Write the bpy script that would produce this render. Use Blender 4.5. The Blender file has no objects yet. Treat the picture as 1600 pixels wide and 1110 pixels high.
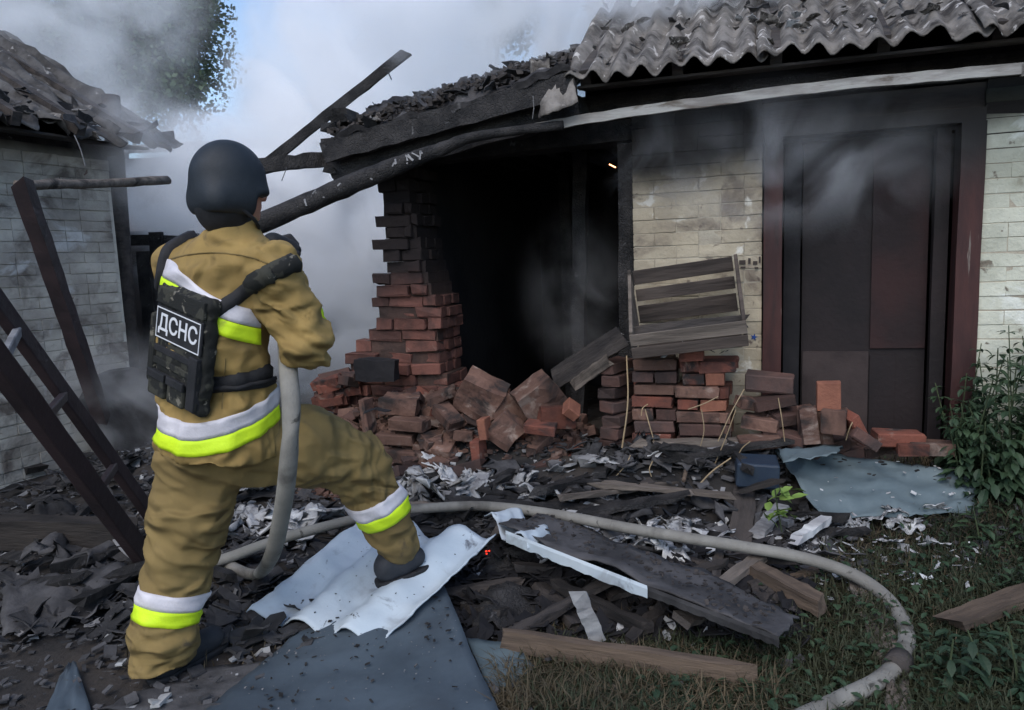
import bpy, bmesh, math, random
import numpy as np
from mathutils import Vector, Matrix, noise
from mathutils.bvhtree import BVHTree
R = math.radians
random.seed(7); np.random.seed(7)
sc = bpy.context.scene
col = sc.collection

# ------------------------------------------------------------------ camera, sky, sun, exposure
EYE = Vector((0, 0, 1.4)); PITCH = R(7.4); ROLL = R(2.2); FPX = 1155.0
fwd = Vector((0, math.cos(PITCH), -math.sin(PITCH)))
up0 = Vector((0, math.sin(PITCH), math.cos(PITCH))); rt0 = Vector((1, 0, 0))
crt = rt0 * math.cos(ROLL) - up0 * math.sin(ROLL)
cup = up0 * math.cos(ROLL) + rt0 * math.sin(ROLL)
cam_d = bpy.data.cameras.new('camera'); cam = bpy.data.objects.new('camera', cam_d); col.objects.link(cam)
cam_d.sensor_width = 36; cam_d.lens = FPX / 1600 * 36; cam_d.clip_start = 0.05; cam_d.clip_end = 3000
mw = Matrix((crt, cup, -fwd)).transposed().to_4x4(); mw.translation = EYE
cam.matrix_world = mw
sc.camera = cam

SUN_EL, SUN_AZ = 48.0, 200.0            # azimuth measured clockwise from +Y
world = bpy.data.worlds.new('World'); sc.world = world; world.use_nodes = True
wn = world.node_tree; wn.nodes.clear()
sky = wn.nodes.new('ShaderNodeTexSky'); sky.sky_type = 'NISHITA'; sky.sun_disc = False
sky.sun_elevation = R(SUN_EL); sky.sun_rotation = R(SUN_AZ); sky.air_density = 1.0; sky.dust_density = 1.0; sky.ozone_density = 2.0
bg = wn.nodes.new('ShaderNodeBackground'); bg.inputs['Strength'].default_value = 0.15
wo = wn.nodes.new('ShaderNodeOutputWorld')
wn.links.new(sky.outputs[0], bg.inputs[0]); wn.links.new(bg.outputs[0], wo.inputs[0])
sd = bpy.data.lights.new('sun', 'SUN'); sd.energy = 1.25; sd.angle = R(50); sd.color = (1.0, 0.92, 0.82)
sun = bpy.data.objects.new('sun', sd); col.objects.link(sun)
sdir = Vector((math.sin(R(SUN_AZ)) * math.cos(R(SUN_EL)), math.cos(R(SUN_AZ)) * math.cos(R(SUN_EL)), math.sin(R(SUN_EL))))
sun.rotation_euler = sdir.to_track_quat('Z', 'Y').to_euler(); sun.location = sdir * 30
vs = sc.view_settings
vs.view_transform = 'Standard'; vs.look = 'None'; vs.exposure = 0.62; vs.gamma = 1.0; vs.use_curve_mapping = False
cy = sc.cycles
cy.use_denoising = True
try: cy.denoiser = 'OPENIMAGEDENOISE'
except Exception: pass
cy.volume_step_rate = 2.0; cy.volume_preview_step_rate = 2.0; cy.volume_max_steps = 96
cy.volume_bounces = 10; cy.max_bounces = 12; cy.diffuse_bounces = 3; cy.glossy_bounces = 2; cy.transparent_max_bounces = 6
cy.use_adaptive_sampling = True; cy.adaptive_threshold = 0.02

# ------------------------------------------------------------------ pixel -> world helpers (1600x1110 photograph)
def ray(u, v): return fwd + crt * ((u - 800) / FPX) - cup * ((v - 555) / FPX)
def P(u, v, Y): d = ray(u, v); return EYE + d * (Y / d.y)
def G(u, v, z=0.0): d = ray(u, v); return EYE + d * ((z - EYE.z) / d.z)
A18 = R(18)
HO = P(600, 450, 5.06); HO.z = 0
Ht = Vector((math.cos(A18), -math.sin(A18), 0)); Hn = Vector((-math.sin(A18), -math.cos(A18), 0))
def WL(u, v, off=0.0):                    # pixel -> house local (x along wall, y inward, z)
    d = ray(u, v); k = ((HO + Hn * off - EYE).dot(Hn)) / d.dot(Hn); q = EYE + d * k
    return Vector(((q - HO).dot(Ht), -off, q.z))
def HW(l): return HO + Ht * l[0] - Hn * l[1] + Vector((0, 0, l[2]))   # house local -> world

# ------------------------------------------------------------------ object helpers
def link(name, me, mats=None, parent=None, loc=None):
    o = bpy.data.objects.new(name, me); col.objects.link(o)
    if parent is not None: o.parent = parent
    if loc is not None: o.location = loc
    if mats is not None and me is not None:
        for m in (mats if isinstance(mats, (list, tuple)) else [mats]): me.materials.append(m)
    return o
def tag(o, label=None, cat=None, group=None, kind=None):
    if label: o['label'] = label
    if cat: o['category'] = cat
    if group: o['group'] = group
    if kind: o['kind'] = kind
    return o
def empty(name, loc=(0, 0, 0), rz=0.0, **k):
    o = bpy.data.objects.new(name, None); col.objects.link(o); o.location = loc; o.rotation_euler = (0, 0, rz)
    o.empty_display_size = 0.1
    return tag(o, **k)
def mesh(name, vs_, fs, smooth=False):
    me = bpy.data.meshes.new(name)
    me.from_pydata([tuple(v) for v in vs_], [], [tuple(f) for f in fs]); me.update()
    if smooth: me.polygons.foreach_set('use_smooth', [True] * len(me.polygons))
    return me
def np_mesh(name, V, F, smooth=True):
    me = bpy.data.meshes.new(name); V = np.asarray(V, dtype=np.float32); F = np.asarray(F, dtype=np.int32); k = F.shape[1]
    me.vertices.add(len(V)); me.vertices.foreach_set('co', V.ravel())
    me.loops.add(F.size); me.loops.foreach_set('vertex_index', F.ravel())
    me.polygons.add(len(F)); me.polygons.foreach_set('loop_start', np.arange(len(F), dtype=np.int32) * k)
    me.update(calc_edges=True); me.validate()
    if smooth: me.polygons.foreach_set('use_smooth', np.ones(len(me.polygons), dtype=bool))
    return me
class MB:
    """collects shapes into one mesh"""
    def __init__(s): s.v = []; s.f = []
    def add(s, vs_, fs):
        b = len(s.v); s.v += [Vector(q) for q in vs_]; s.f += [tuple(i + b for i in f) for f in fs]; return s
    def box(s, x0, x1, y0, y1, z0, z1, j=0.0):
        r = lambda: random.uniform(-j, j)
        q = [(x + r(), y + r(), z + r()) for z in (z0, z1) for y in (y0, y1) for x in (x0, x1)]
        return s.add(q, [(0, 2, 3, 1), (4, 5, 7, 6), (0, 1, 5, 4), (2, 6, 7, 3), (0, 4, 6, 2), (1, 3, 7, 5)])
    def beam(s, a, b, w, h, n=1, j=0.0, up=(0, 0, 1), taper=1.0, endj=0.0):
        a = Vector(a); b = Vector(b); d = (b - a).normalized(); upv = Vector(up)
        sx = d.cross(upv)
        if sx.length < 1e-3: sx = d.cross(Vector((1, 0, 0)))
        sx.normalize(); sy = sx.cross(d).normalized(); V = []; L = (b - a).length
        for i in range(n + 1):
            t = i / n; c = a.lerp(b, t); k = 1 + (taper - 1) * t
            for (p, q) in ((-1, -1), (1, -1), (1, 1), (-1, 1)):
                e = d * (random.uniform(-endj, endj) if i in (0, n) else 0)
                V.append(c + sx * (p * w * k / 2 + random.uniform(-j, j)) + sy * (q * h * k / 2 + random.uniform(-j, j)) + e)
        F = [(0, 3, 2, 1)]
        for i in range(n):
            o = i * 4
            for k in range(4): F.append((o + k, o + (k + 1) % 4, o + 4 + (k + 1) % 4, o + 4 + k))
        o = n * 4; F.append((o, o + 1, o + 2, o + 3))
        return s.add(V, F)
    def tube(s, pts, rad, seg=10, j=0.0, squash=1.0):
        pts = [Vector(p) for p in pts]; n = len(pts); V = []; F = []
        up = Vector((0, 0, 1))
        for i, p in enumerate(pts):
            d = (pts[min(i + 1, n - 1)] - pts[max(i - 1, 0)]).normalized()
            sx = d.cross(up)
            if sx.length < 0.05: sx = d.cross(Vector((0, 1, 0)))
            sx.normalize(); sy = sx.cross(d).normalized(); r_ = rad[i] if isinstance(rad, (list, tuple)) else rad
            for k in range(seg):
                a = 2 * math.pi * k / seg; rr = r_ * (1 + random.uniform(-j, j))
                V.append(p + sx * (math.cos(a) * rr) + sy * (math.sin(a) * rr * squash))
        for i in range(n - 1):
            for k in range(seg):
                F.append((i * seg + k, i * seg + (k + 1) % seg, (i + 1) * seg + (k + 1) % seg, (i + 1) * seg + k))
        F.append(tuple(range(seg - 1, -1, -1))); F.append(tuple((n - 1) * seg + k for k in range(seg)))
        return s.add(V, F)
    def build(s, name, m, parent=None, loc=None, smooth=False, kind=None):
        V = s.v
        if loc is not None and parent is None: V = [v - Vector(loc) for v in V]
        o = link(name, mesh(name, V, s.f, smooth), m, parent, loc if parent is None else None)
        if kind: o['kind'] = kind
        return o
def catmull(pts, n=8):
    pts = [Vector(p) for p in pts]; q = [pts[0] * 2 - pts[1]] + pts + [pts[-1] * 2 - pts[-2]]; out = []
    for i in range(1, len(q) - 2):
        for k in range(n):
            t = k / n; a, b, c, d = q[i - 1], q[i], q[i + 1], q[i + 2]
            out.append(0.5 * ((2 * b) + (c - a) * t + (2 * a - 5 * b + 4 * c - d) * t * t + (3 * b - a - 3 * c + d) * t ** 3))
    out.append(pts[-1]); return out
def bevel_mod(o, w=0.004, seg=1):
    m = o.modifiers.new('bevel', 'BEVEL'); m.width = w; m.segments = seg; m.limit_method = 'ANGLE'; return o

# ------------------------------------------------------------------ materials
def M(name, c1, c2=None, scale=4.0, lo=0.35, hi=0.65, rough=0.85, bump=0.3, bscale=60.0, layers=(), rnd=0.0, metal=0.0, spec=0.3,
      stretch=(1, 1, 1), crack=None, world_co=False, detail=6.0, rough2=None, ridges=None, ridge_d=0.03):
    m = bpy.data.materials.new(name); m.use_nodes = True; nt = m.node_tree; N = nt.nodes; L = nt.links
    b = N['Principled BSDF']; b.inputs['Roughness'].default_value = rough; b.inputs['Metallic'].default_value = metal
    b.inputs['Specular IOR Level'].default_value = spec
    oi = N.new('ShaderNodeObjectInfo')
    if world_co:
        g = N.new('ShaderNodeNewGeometry'); co = g.outputs['Position']
    else:
        tc = N.new('ShaderNodeTexCoord'); mul = N.new('ShaderNodeVectorMath'); mul.operation = 'SCALE'
        cmb = N.new('ShaderNodeCombineXYZ'); L.new(oi.outputs['Random'], cmb.inputs[0]); L.new(oi.outputs['Random'], cmb.inputs[2])
        L.new(cmb.outputs[0], mul.inputs[0]); mul.inputs['Scale'].default_value = 37.0
        ad = N.new('ShaderNodeVectorMath'); ad.operation = 'ADD'; L.new(tc.outputs['Object'], ad.inputs[0]); L.new(mul.outputs[0], ad.inputs[1])
        co = ad.outputs[0]
    mp = N.new('ShaderNodeVectorMath'); mp.operation = 'MULTIPLY'; mp.inputs[1].default_value = stretch; L.new(co, mp.inputs[0]); co = mp.outputs[0]
    def ntex(sc_, det=detail, dist=0.0, r_=0.6):
        n = N.new('ShaderNodeTexNoise'); n.inputs['Scale'].default_value = sc_; n.inputs['Detail'].default_value = det
        n.inputs['Roughness'].default_value = r_; n.inputs['Distortion'].default_value = dist; L.new(co, n.inputs['Vector']); return n.outputs['Fac']
    def step(src, a, z):
        r_ = N.new('ShaderNodeMapRange'); r_.interpolation_type = 'SMOOTHSTEP'; r_.inputs['From Min'].default_value = a; r_.inputs['From Max'].default_value = z
        L.new(src, r_.inputs['Value']); return r_.outputs[0]
    def mix(fac, a, bcol):
        x = N.new('ShaderNodeMix'); x.data_type = 'RGBA'
        if hasattr(fac, 'links'): L.new(fac, x.inputs[0])
        else: x.inputs[0].default_value = fac
        for i, q in ((6, a), (7, bcol)):
            if hasattr(q, 'links'): L.new(q, x.inputs[i])
            else: x.inputs[i].default_value = (*q, 1)
        return x.outputs[2]
    cur = c1
    if c2: cur = mix(step(ntex(scale), lo, hi), c1, c2)
    else: cur = mix(0.0, c1, c1)
    for (lc, ls, la, lz) in layers[:]:
        cur = mix(step(ntex(ls, 7.0, 0.6), la, lz), cur, lc)
    if rnd:
        hs = N.new('ShaderNodeHueSaturation'); mr = N.new('ShaderNodeMapRange'); mr.inputs['To Min'].default_value = 1 - rnd; mr.inputs['To Max'].default_value = 1 + rnd
        L.new(oi.outputs['Random'], mr.inputs['Value']); L.new(mr.outputs[0], hs.inputs['Value']); L.new(cur, hs.inputs['Color']); cur = hs.outputs[0]
    L.new(cur, b.inputs['Base Color'])
    if rough2 is not None:
        rr = N.new('ShaderNodeMapRange'); rr.inputs['To Min'].default_value = rough; rr.inputs['To Max'].default_value = rough2
        L.new(step(ntex(scale * 2.3), 0.4, 0.6), rr.inputs['Value']); L.new(rr.outputs[0], b.inputs['Roughness'])
    hsrc = ntex(bscale, 5.0)
    if crack:
        vo = N.new('ShaderNodeTexVoronoi'); vo.feature = 'DISTANCE_TO_EDGE'; vo.inputs['Scale'].default_value = crack; L.new(co, vo.inputs['Vector'])
        st = step(vo.outputs['Distance'], 0.0, 0.12); mm = N.new('ShaderNodeMath'); mm.operation = 'ADD'; L.new(st, mm.inputs[0]); L.new(hsrc, mm.inputs[1]); hsrc = mm.outputs[0]
    if ridges:
        rn = N.new('ShaderNodeTexNoise'); rn.noise_type = 'RIDGED_MULTIFRACTAL'; rn.normalize = True
        rm = N.new('ShaderNodeVectorMath'); rm.operation = 'MULTIPLY'; rm.inputs[1].default_value = (1.0, 1.0, 1.7); L.new(co, rm.inputs[0]); L.new(rm.outputs[0], rn.inputs['Vector'])
        rn.inputs['Scale'].default_value = ridges; rn.inputs['Detail'].default_value = 2.0; rn.inputs['Distortion'].default_value = 0.5
        b2 = N.new('ShaderNodeBump'); b2.inputs['Strength'].default_value = 1.0; b2.inputs['Distance'].default_value = ridge_d; L.new(rn.outputs['Fac'], b2.inputs['Height'])
    bp = N.new('ShaderNodeBump'); bp.inputs['Strength'].default_value = bump; bp.inputs['Distance'].default_value = 0.01
    if ridges: L.new(b2.outputs[0], bp.inputs['Normal'])
    L.new(hsrc, bp.inputs['Height']); L.new(bp.outputs[0], b.inputs['Normal'])
    m['n'] = 1
    return m
def soot_shade_by_height(m, z0, z1, colr=(0.012, 0.012, 0.014), ns=1.2, amt=0.5, x=None):
    """soot up a wall, plus painted eave shade on the shed limewash; ragged outline"""
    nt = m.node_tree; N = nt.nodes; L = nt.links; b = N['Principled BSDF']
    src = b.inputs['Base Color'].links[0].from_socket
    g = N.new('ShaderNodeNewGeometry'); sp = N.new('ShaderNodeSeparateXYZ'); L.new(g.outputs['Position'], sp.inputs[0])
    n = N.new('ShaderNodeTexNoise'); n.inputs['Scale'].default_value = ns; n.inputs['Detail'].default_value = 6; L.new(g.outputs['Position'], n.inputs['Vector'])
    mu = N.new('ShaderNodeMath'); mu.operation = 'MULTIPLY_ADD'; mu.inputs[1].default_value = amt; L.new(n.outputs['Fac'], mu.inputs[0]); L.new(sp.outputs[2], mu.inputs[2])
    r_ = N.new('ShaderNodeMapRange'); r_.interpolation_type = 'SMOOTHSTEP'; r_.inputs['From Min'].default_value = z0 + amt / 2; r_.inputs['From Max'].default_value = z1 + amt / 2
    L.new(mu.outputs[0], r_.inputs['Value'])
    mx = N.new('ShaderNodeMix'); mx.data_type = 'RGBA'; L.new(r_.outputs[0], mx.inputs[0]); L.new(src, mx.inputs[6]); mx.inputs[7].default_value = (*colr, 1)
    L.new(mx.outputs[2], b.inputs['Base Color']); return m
def emis(name, c, s):
    m = bpy.data.materials.new(name); m.use_nodes = True; b = m.node_tree.nodes['Principled BSDF']
    b.inputs['Base Color'].default_value = (*c, 1); b.inputs['Emission Color'].default_value = (*c, 1); b.inputs['Emission Strength'].default_value = s
    return m

m_ground = M('ash_soil', (0.022, 0.021, 0.021), (0.050, 0.042, 0.036), scale=1.3, bump=0.9, bscale=26, world_co=True,
             layers=(((0.014, 0.014, 0.015), 2.3, 0.46, 0.60), ((0.15, 0.155, 0.165), 9.0, 0.62, 0.70)))
m_char = M('charred_wood', (0.010, 0.010, 0.011), (0.035, 0.033, 0.033), scale=7, bump=0.55, bscale=55, crack=48, rough=0.75, stretch=(1, 1, 1),
           layers=(((0.16, 0.16, 0.165), 9.0, 0.64, 0.74),))
m_charsoft = M('sooty_timber', (0.022, 0.020, 0.020), (0.055, 0.047, 0.043), scale=10, bump=0.8, bscale=50, rough=0.8, rnd=0.4, stretch=(0.2, 1.2, 1.2))
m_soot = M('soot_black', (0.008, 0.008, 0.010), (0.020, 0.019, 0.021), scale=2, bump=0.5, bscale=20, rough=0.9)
m_redbrick = M('red_brick', (0.165, 0.058, 0.040), (0.095, 0.040, 0.031), scale=6, bump=0.6, bscale=50, rnd=0.32,
               layers=(((0.22, 0.16, 0.13), 8.0, 0.58, 0.72), ((0.025, 0.021, 0.021), 4.0, 0.52, 0.66)))
m_dustbrick = M('dusty_brick', (0.160, 0.092, 0.070), (0.088, 0.050, 0.040), scale=5, bump=0.7, bscale=40, rnd=0.35,
                layers=(((0.26, 0.20, 0.17), 7.0, 0.54, 0.70), ((0.028, 0.023, 0.022), 5.0, 0.50, 0.66)))
m_orangebrick = M('orange_brick', (0.25, 0.105, 0.068), (0.17, 0.070, 0.048), scale=6, bump=0.5, bscale=50, rnd=0.1)
m_charbrick = M('sooted_brick', (0.045, 0.032, 0.030), (0.09, 0.05, 0.042), scale=4, bump=0.6, bscale=40, rnd=0.45)
m_pillbrick = soot_shade_by_height(M('pillar_brick', (0.160, 0.068, 0.052), (0.080, 0.040, 0.033), scale=6, bump=0.7, bscale=40, rnd=0.35,
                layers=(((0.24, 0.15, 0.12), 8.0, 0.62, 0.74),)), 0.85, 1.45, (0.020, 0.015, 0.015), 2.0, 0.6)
m_whitebrick = soot_shade_by_height(M('limewashed_brick', (0.46, 0.405, 0.305), (0.33, 0.285, 0.21), scale=3.0, bump=1.0, bscale=22, rnd=0.10, world_co=True,
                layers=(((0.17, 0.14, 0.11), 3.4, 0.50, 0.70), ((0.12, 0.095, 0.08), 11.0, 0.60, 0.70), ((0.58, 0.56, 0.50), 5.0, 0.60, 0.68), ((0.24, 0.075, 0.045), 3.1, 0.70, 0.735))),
                1.66, 2.0, (0.018, 0.017, 0.016), 1.6, 0.5)  # dark top band: soot together with eave shade painted into the colour
m_whitebrick2 = soot_shade_by_height(M('pale_limewashed_brick', (0.54, 0.55, 0.46), (0.40, 0.41, 0.335), scale=3.0, bump=1.0, bscale=22, rnd=0.06, world_co=True,
                layers=(((0.25, 0.24, 0.18), 3.4, 0.54, 0.72), ((0.16, 0.14, 0.11), 12.0, 0.62, 0.70), ((0.62, 0.64, 0.58), 5.0, 0.58, 0.68))), 1.95, 2.15, (0.03, 0.032, 0.026), 1.6, 0.3)  # top darkened for soot and for the shade of the eave
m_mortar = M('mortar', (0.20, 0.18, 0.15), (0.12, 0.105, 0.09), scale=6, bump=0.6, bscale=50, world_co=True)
m_mortar_w = soot_shade_by_height(M('limewash_joint', (0.42, 0.38, 0.30), (0.27, 0.24, 0.19), scale=5, bump=0.6, bscale=50, world_co=True), 1.66, 2.0, (0.014, 0.013, 0.013), 1.6, 0.45)  # joints carry the same soot and painted eave shade
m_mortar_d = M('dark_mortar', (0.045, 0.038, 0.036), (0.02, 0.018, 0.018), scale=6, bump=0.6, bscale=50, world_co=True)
m_clay = soot_shade_by_height(M('clay_mortar', (0.085, 0.050, 0.040), (0.045, 0.030, 0.026), scale=7, bump=0.9, bscale=35, world_co=True), 0.85, 1.45, (0.018, 0.014, 0.014), 2.0, 0.6)
m_darkroof = M('sooty_cement_sheet', (0.085, 0.082, 0.080), (0.035, 0.033, 0.032), scale=7, bump=0.9, bscale=30, rnd=0.2, layers=(((0.24, 0.235, 0.23), 8.0, 0.62, 0.68),))
m_leftwall = soot_shade_by_height(M('old_limewash', (0.56, 0.54, 0.47), (0.38, 0.365, 0.32), scale=1.6, bump=0.55, bscale=30, world_co=True,
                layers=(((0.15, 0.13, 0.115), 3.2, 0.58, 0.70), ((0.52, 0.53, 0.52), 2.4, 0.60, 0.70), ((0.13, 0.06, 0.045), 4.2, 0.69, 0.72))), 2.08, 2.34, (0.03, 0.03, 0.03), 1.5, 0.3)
m_leftbrick = M('weathered_limewashed_brick', (0.45, 0.43, 0.38), (0.28, 0.26, 0.23), scale=2.6, bump=1.0, bscale=18, rnd=0.08, world_co=True,
                layers=(((0.11, 0.092, 0.08), 3.0, 0.47, 0.66), ((0.46, 0.46, 0.45), 2.6, 0.58, 0.70), ((0.10, 0.05, 0.04), 4.5, 0.68, 0.70)))
m_darkred = soot_shade_by_height(M('oxblood_paint', (0.055, 0.021, 0.019), (0.034, 0.014, 0.014), scale=5, bump=0.25, bscale=30, rough=0.6, stretch=(3, 3, 0.5),
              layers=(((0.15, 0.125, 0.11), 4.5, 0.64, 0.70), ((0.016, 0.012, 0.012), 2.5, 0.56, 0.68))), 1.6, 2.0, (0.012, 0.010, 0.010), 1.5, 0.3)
m_doorpanel = M('sooted_door', (0.017, 0.012, 0.013), (0.009, 0.007, 0.008), scale=2.2, bump=0.35, bscale=30, rough=0.7, world_co=True)
m_doorred = M('dark_red_panel', (0.030, 0.013, 0.013), (0.015, 0.009, 0.010), scale=2.5, bump=0.4, bscale=25, rough=0.7, world_co=True)
m_rust = M('faded_door_sheet', (0.045, 0.033, 0.032), (0.022, 0.016, 0.016), scale=3, bump=0.3, bscale=40, rough=0.7,
           layers=(((0.16, 0.125, 0.11), 5.0, 0.62, 0.70),))
m_asb = M('weathered_cement_sheet', (0.205, 0.19, 0.175), (0.075, 0.068, 0.062), scale=8, bump=1.0, bscale=30, rnd=0.15, world_co=False,
          layers=(((0.040, 0.035, 0.032), 8.0, 0.54, 0.64), ((0.46, 0.44, 0.42), 9.0, 0.59, 0.65)))
m_shard = M('pale_cement_shard', (0.46, 0.47, 0.475), (0.24, 0.24, 0.25), scale=4, bump=0.5, bscale=30, rnd=0.38,
            layers=(((0.05, 0.05, 0.05), 6.0, 0.56, 0.66),))
m_darkshard = M('sooted_cement_shard', (0.026, 0.026, 0.028), (0.058, 0.057, 0.060), scale=6, bump=0.6, bscale=30, rnd=0.5,
                layers=(((0.22, 0.22, 0.22), 8.0, 0.68, 0.74),))
m_sheetwhite = M('pale_roof_sheet', (0.52, 0.58, 0.63), (0.42, 0.49, 0.55), scale=2.2, bump=0.25, bscale=25, rough=0.7, world_co=True,
                 layers=(((0.30, 0.33, 0.36), 4.0, 0.54, 0.70), ((0.12, 0.13, 0.15), 7.0, 0.62, 0.72), ((0.05, 0.05, 0.055), 11.0, 0.67, 0.71)))
m_bluegrey = M('blue_grey_metal', (0.075, 0.100, 0.125), (0.046, 0.062, 0.080), scale=1.7, bump=0.2, bscale=12, rough=0.6, metal=0.1, world_co=True,
               layers=(((0.035, 0.042, 0.052), 2.0, 0.52, 0.72), ((0.28, 0.32, 0.35), 22.0, 0.69, 0.73)), rough2=0.8)
m_bluesheet = M('dull_blue_metal', (0.085, 0.118, 0.135), (0.120, 0.158, 0.175), scale=2.2, bump=0.25, bscale=10, rough=0.55, metal=0.15, world_co=True,
                layers=(((0.065, 0.09, 0.11), 4.0, 0.56, 0.68), ((0.30, 0.32, 0.33), 18.0, 0.68, 0.72)), rough2=0.75)
m_wood = M('raw_wood', (0.135, 0.098, 0.072), (0.070, 0.052, 0.040), scale=16, bump=0.7, bscale=45, rnd=0.25, stretch=(0.12, 1.3, 1.3),
           layers=(((0.05, 0.04, 0.033), 5.0, 0.56, 0.68),))
m_greywood = M('grey_weathered_wood', (0.16, 0.135, 0.115), (0.085, 0.072, 0.062), scale=14, bump=0.8, bscale=45, rnd=0.25, stretch=(0.14, 1.2, 1.2),
               layers=(((0.03, 0.026, 0.023), 5.0, 0.54, 0.66),))
m_cratewood = M('crate_wood', (0.075, 0.060, 0.052), (0.036, 0.029, 0.026), scale=14, stretch=(0.15, 1.2, 1.2), bump=0.7, bscale=40, rnd=0.2)
m_paleboard = M('pale_eave_board', (0.33, 0.33, 0.315), (0.19, 0.18, 0.17), scale=5, bump=0.4, bscale=30, stretch=(0.6, 3, 3),
                layers=(((0.10, 0.085, 0.07), 4.0, 0.58, 0.68),))
m_ladder = M('ladder_paint', (0.040, 0.027, 0.029), (0.024, 0.018, 0.020), scale=5, bump=0.4, bscale=30, rough=0.5)
m_hose = M('canvas_hose', (0.235, 0.228, 0.205), (0.165, 0.158, 0.142), scale=5, bump=0.35, bscale=160, rough=0.85,
           layers=(((0.085, 0.08, 0.072), 3.2, 0.52, 0.70), ((0.05, 0.048, 0.042), 11.0, 0.62, 0.70)))
m_ash = M('grey_ash', (0.25, 0.25, 0.255), (0.13, 0.13, 0.135), scale=7, bump=0.7, bscale=30, rnd=0.3)
m_coat = M('khaki_turnout_cloth', (0.315, 0.215, 0.075), (0.235, 0.160, 0.056), scale=3.2, ridges=8.0, ridge_d=.05, bump=0.22, bscale=420, rough=0.9, world_co=True,
           layers=(((0.13, 0.092, 0.050), 2.6, 0.56, 0.74), ((0.075, 0.058, 0.040), 5.5, 0.62, 0.76)))
m_trous = M('khaki_trouser_cloth', (0.225, 0.160, 0.062), (0.158, 0.113, 0.045), scale=3.2, ridges=7.0, ridge_d=.055, bump=0.22, bscale=420, rough=0.9, world_co=True,
           layers=(((0.085, 0.066, 0.040), 2.6, 0.52, 0.72), ((0.055, 0.046, 0.034), 6.0, 0.60, 0.74)))
m_silver = M('silver_reflective_tape', (0.66, 0.64, 0.68), (0.50, 0.49, 0.53), scale=9, bump=0.2, bscale=90, rough=0.5, world_co=True, layers=(((0.30, 0.29, 0.30), 7, 0.58, 0.74),))
m_lime = M('fluorescent_yellow_tape', (0.62, 0.86, 0.02), (0.52, 0.75, 0.02), scale=9, bump=0.2, bscale=90, rough=0.6, world_co=True, layers=(((0.34, 0.42, 0.05), 7, 0.60, 0.76),))
m_helm = M('matt_navy_helmet', (0.012, 0.017, 0.023), (0.020, 0.026, 0.034), scale=9, bump=0.15, bscale=200, rough=0.62, spec=0.35)
m_black = M('black_nylon', (0.012, 0.013, 0.015), (0.022, 0.022, 0.025), scale=9, bump=0.3, bscale=250, rough=0.7, world_co=True)
m_boot = M('black_boot_rubber', (0.018, 0.021, 0.027), (0.030, 0.033, 0.040), scale=8, bump=0.3, bscale=60, rough=0.65, world_co=True)
m_camo = M('dark_camouflage_cloth', (0.040, 0.040, 0.032), (0.014, 0.015, 0.014), scale=16, lo=0.46, hi=0.50, bump=0.3, bscale=200, world_co=True, detail=2,
           layers=(((0.15, 0.14, 0.115), 20.0, 0.60, 0.62),))
m_white = M('white_patch_print', (0.62, 0.64, 0.67), None, bump=0.1, rough=0.8)
m_skin = M('skin', (0.42, 0.22, 0.155), (0.36, 0.17, 0.12), scale=9, bump=0.1, bscale=200, rough=0.55)
m_steel = M('dark_steel', (0.10, 0.10, 0.11), (0.06, 0.06, 0.065), scale=9, bump=0.1, rough=0.4, metal=0.8)
m_leaf = M('dark_nettle_leaf', (0.018, 0.038, 0.020), (0.035, 0.062, 0.030), scale=3, bump=0.2, rough=0.6, rnd=0.2, world_co=True)
m_stem = M('green_stem', (0.055, 0.075, 0.035), (0.035, 0.05, 0.025), scale=3, bump=0.2)
m_brightleaf = M('yellow_green_leaf', (0.16, 0.24, 0.055), (0.10, 0.17, 0.04), scale=8, bump=0.2, rough=0.5)
m_treeleaf = M('tree_leaf', (0.030, 0.060, 0.026), (0.055, 0.095, 0.040), scale=1.2, bump=0.2, rough=0.6, world_co=True)
m_bark = M('bark', (0.07, 0.055, 0.045), (0.04, 0.032, 0.027), scale=6, bump=0.8, bscale=20)
m_straw = M('dry_straw', (0.33, 0.255, 0.16), (0.26, 0.19, 0.11), scale=6, bump=0.2, rnd=0.3)
m_grass = M('dull_grass', (0.016, 0.026, 0.012), (0.034, 0.036, 0.017), scale=1.1, bump=0.1, rough=0.7, world_co=True)
m_drygrass = M('dry_grass', (0.105, 0.080, 0.048), (0.050, 0.042, 0.026), scale=1.4, bump=0.1, rough=0.8, world_co=True)
m_farwall = M('far_plaster', (0.33, 0.28, 0.27), (0.25, 0.21, 0.20), scale=1.5, bump=0.3, bscale=20)
m_ember = emis('glowing_ember', (1.0, 0.045, 0.02), 0.9)
m_spark = emis('flying_spark', (1.0, 0.42, 0.16), 4.0)

# ------------------------------------------------------------------ ground
def sst(a, b, x):
    t = min(1, max(0, (x - a) / (b - a))); return t * t * (3 - 2 * t)
def heap(s, off):
    k = 0.42 * math.exp(-abs((s - 0.42) / 0.90) ** 4)
    k2 = 0.17 * sst(0.9, 1.8, s) * sst(5.0, 3.8, s)
    f = sst(0.75, 0.05, off) if off > 0.05 else 1 - 0.75 * sst(-0.1, -0.9, off)
    return k * f + k2 * sst(1.0, 0.1, off)
def loc_h(x, y):
    d = Vector((x, y, 0)) - HO; return d.dot(Ht), d.dot(Hn)
def hgt(x, y):
    s, off = loc_h(x, y)
    z = 0.035 * noise.noise(Vector((x * 0.9, y * 0.9, 0))) + 0.018 * noise.noise(Vector((x * 4, y * 4, 3)))
    if -2.0 < s < 6 and -1.5 < off < 1.4: z += heap(s, off)
    # debris swell in the middle of the yard
    z += 0.13 * math.exp(-((x - 0.45) / 1.1) ** 4 - ((y - 4.0) / 0.55) ** 2)
    z += 0.20 * math.exp(-((x + 2.35) / 0.6) ** 2 - ((y - 5.2) / 0.8) ** 2)
    return z
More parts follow.
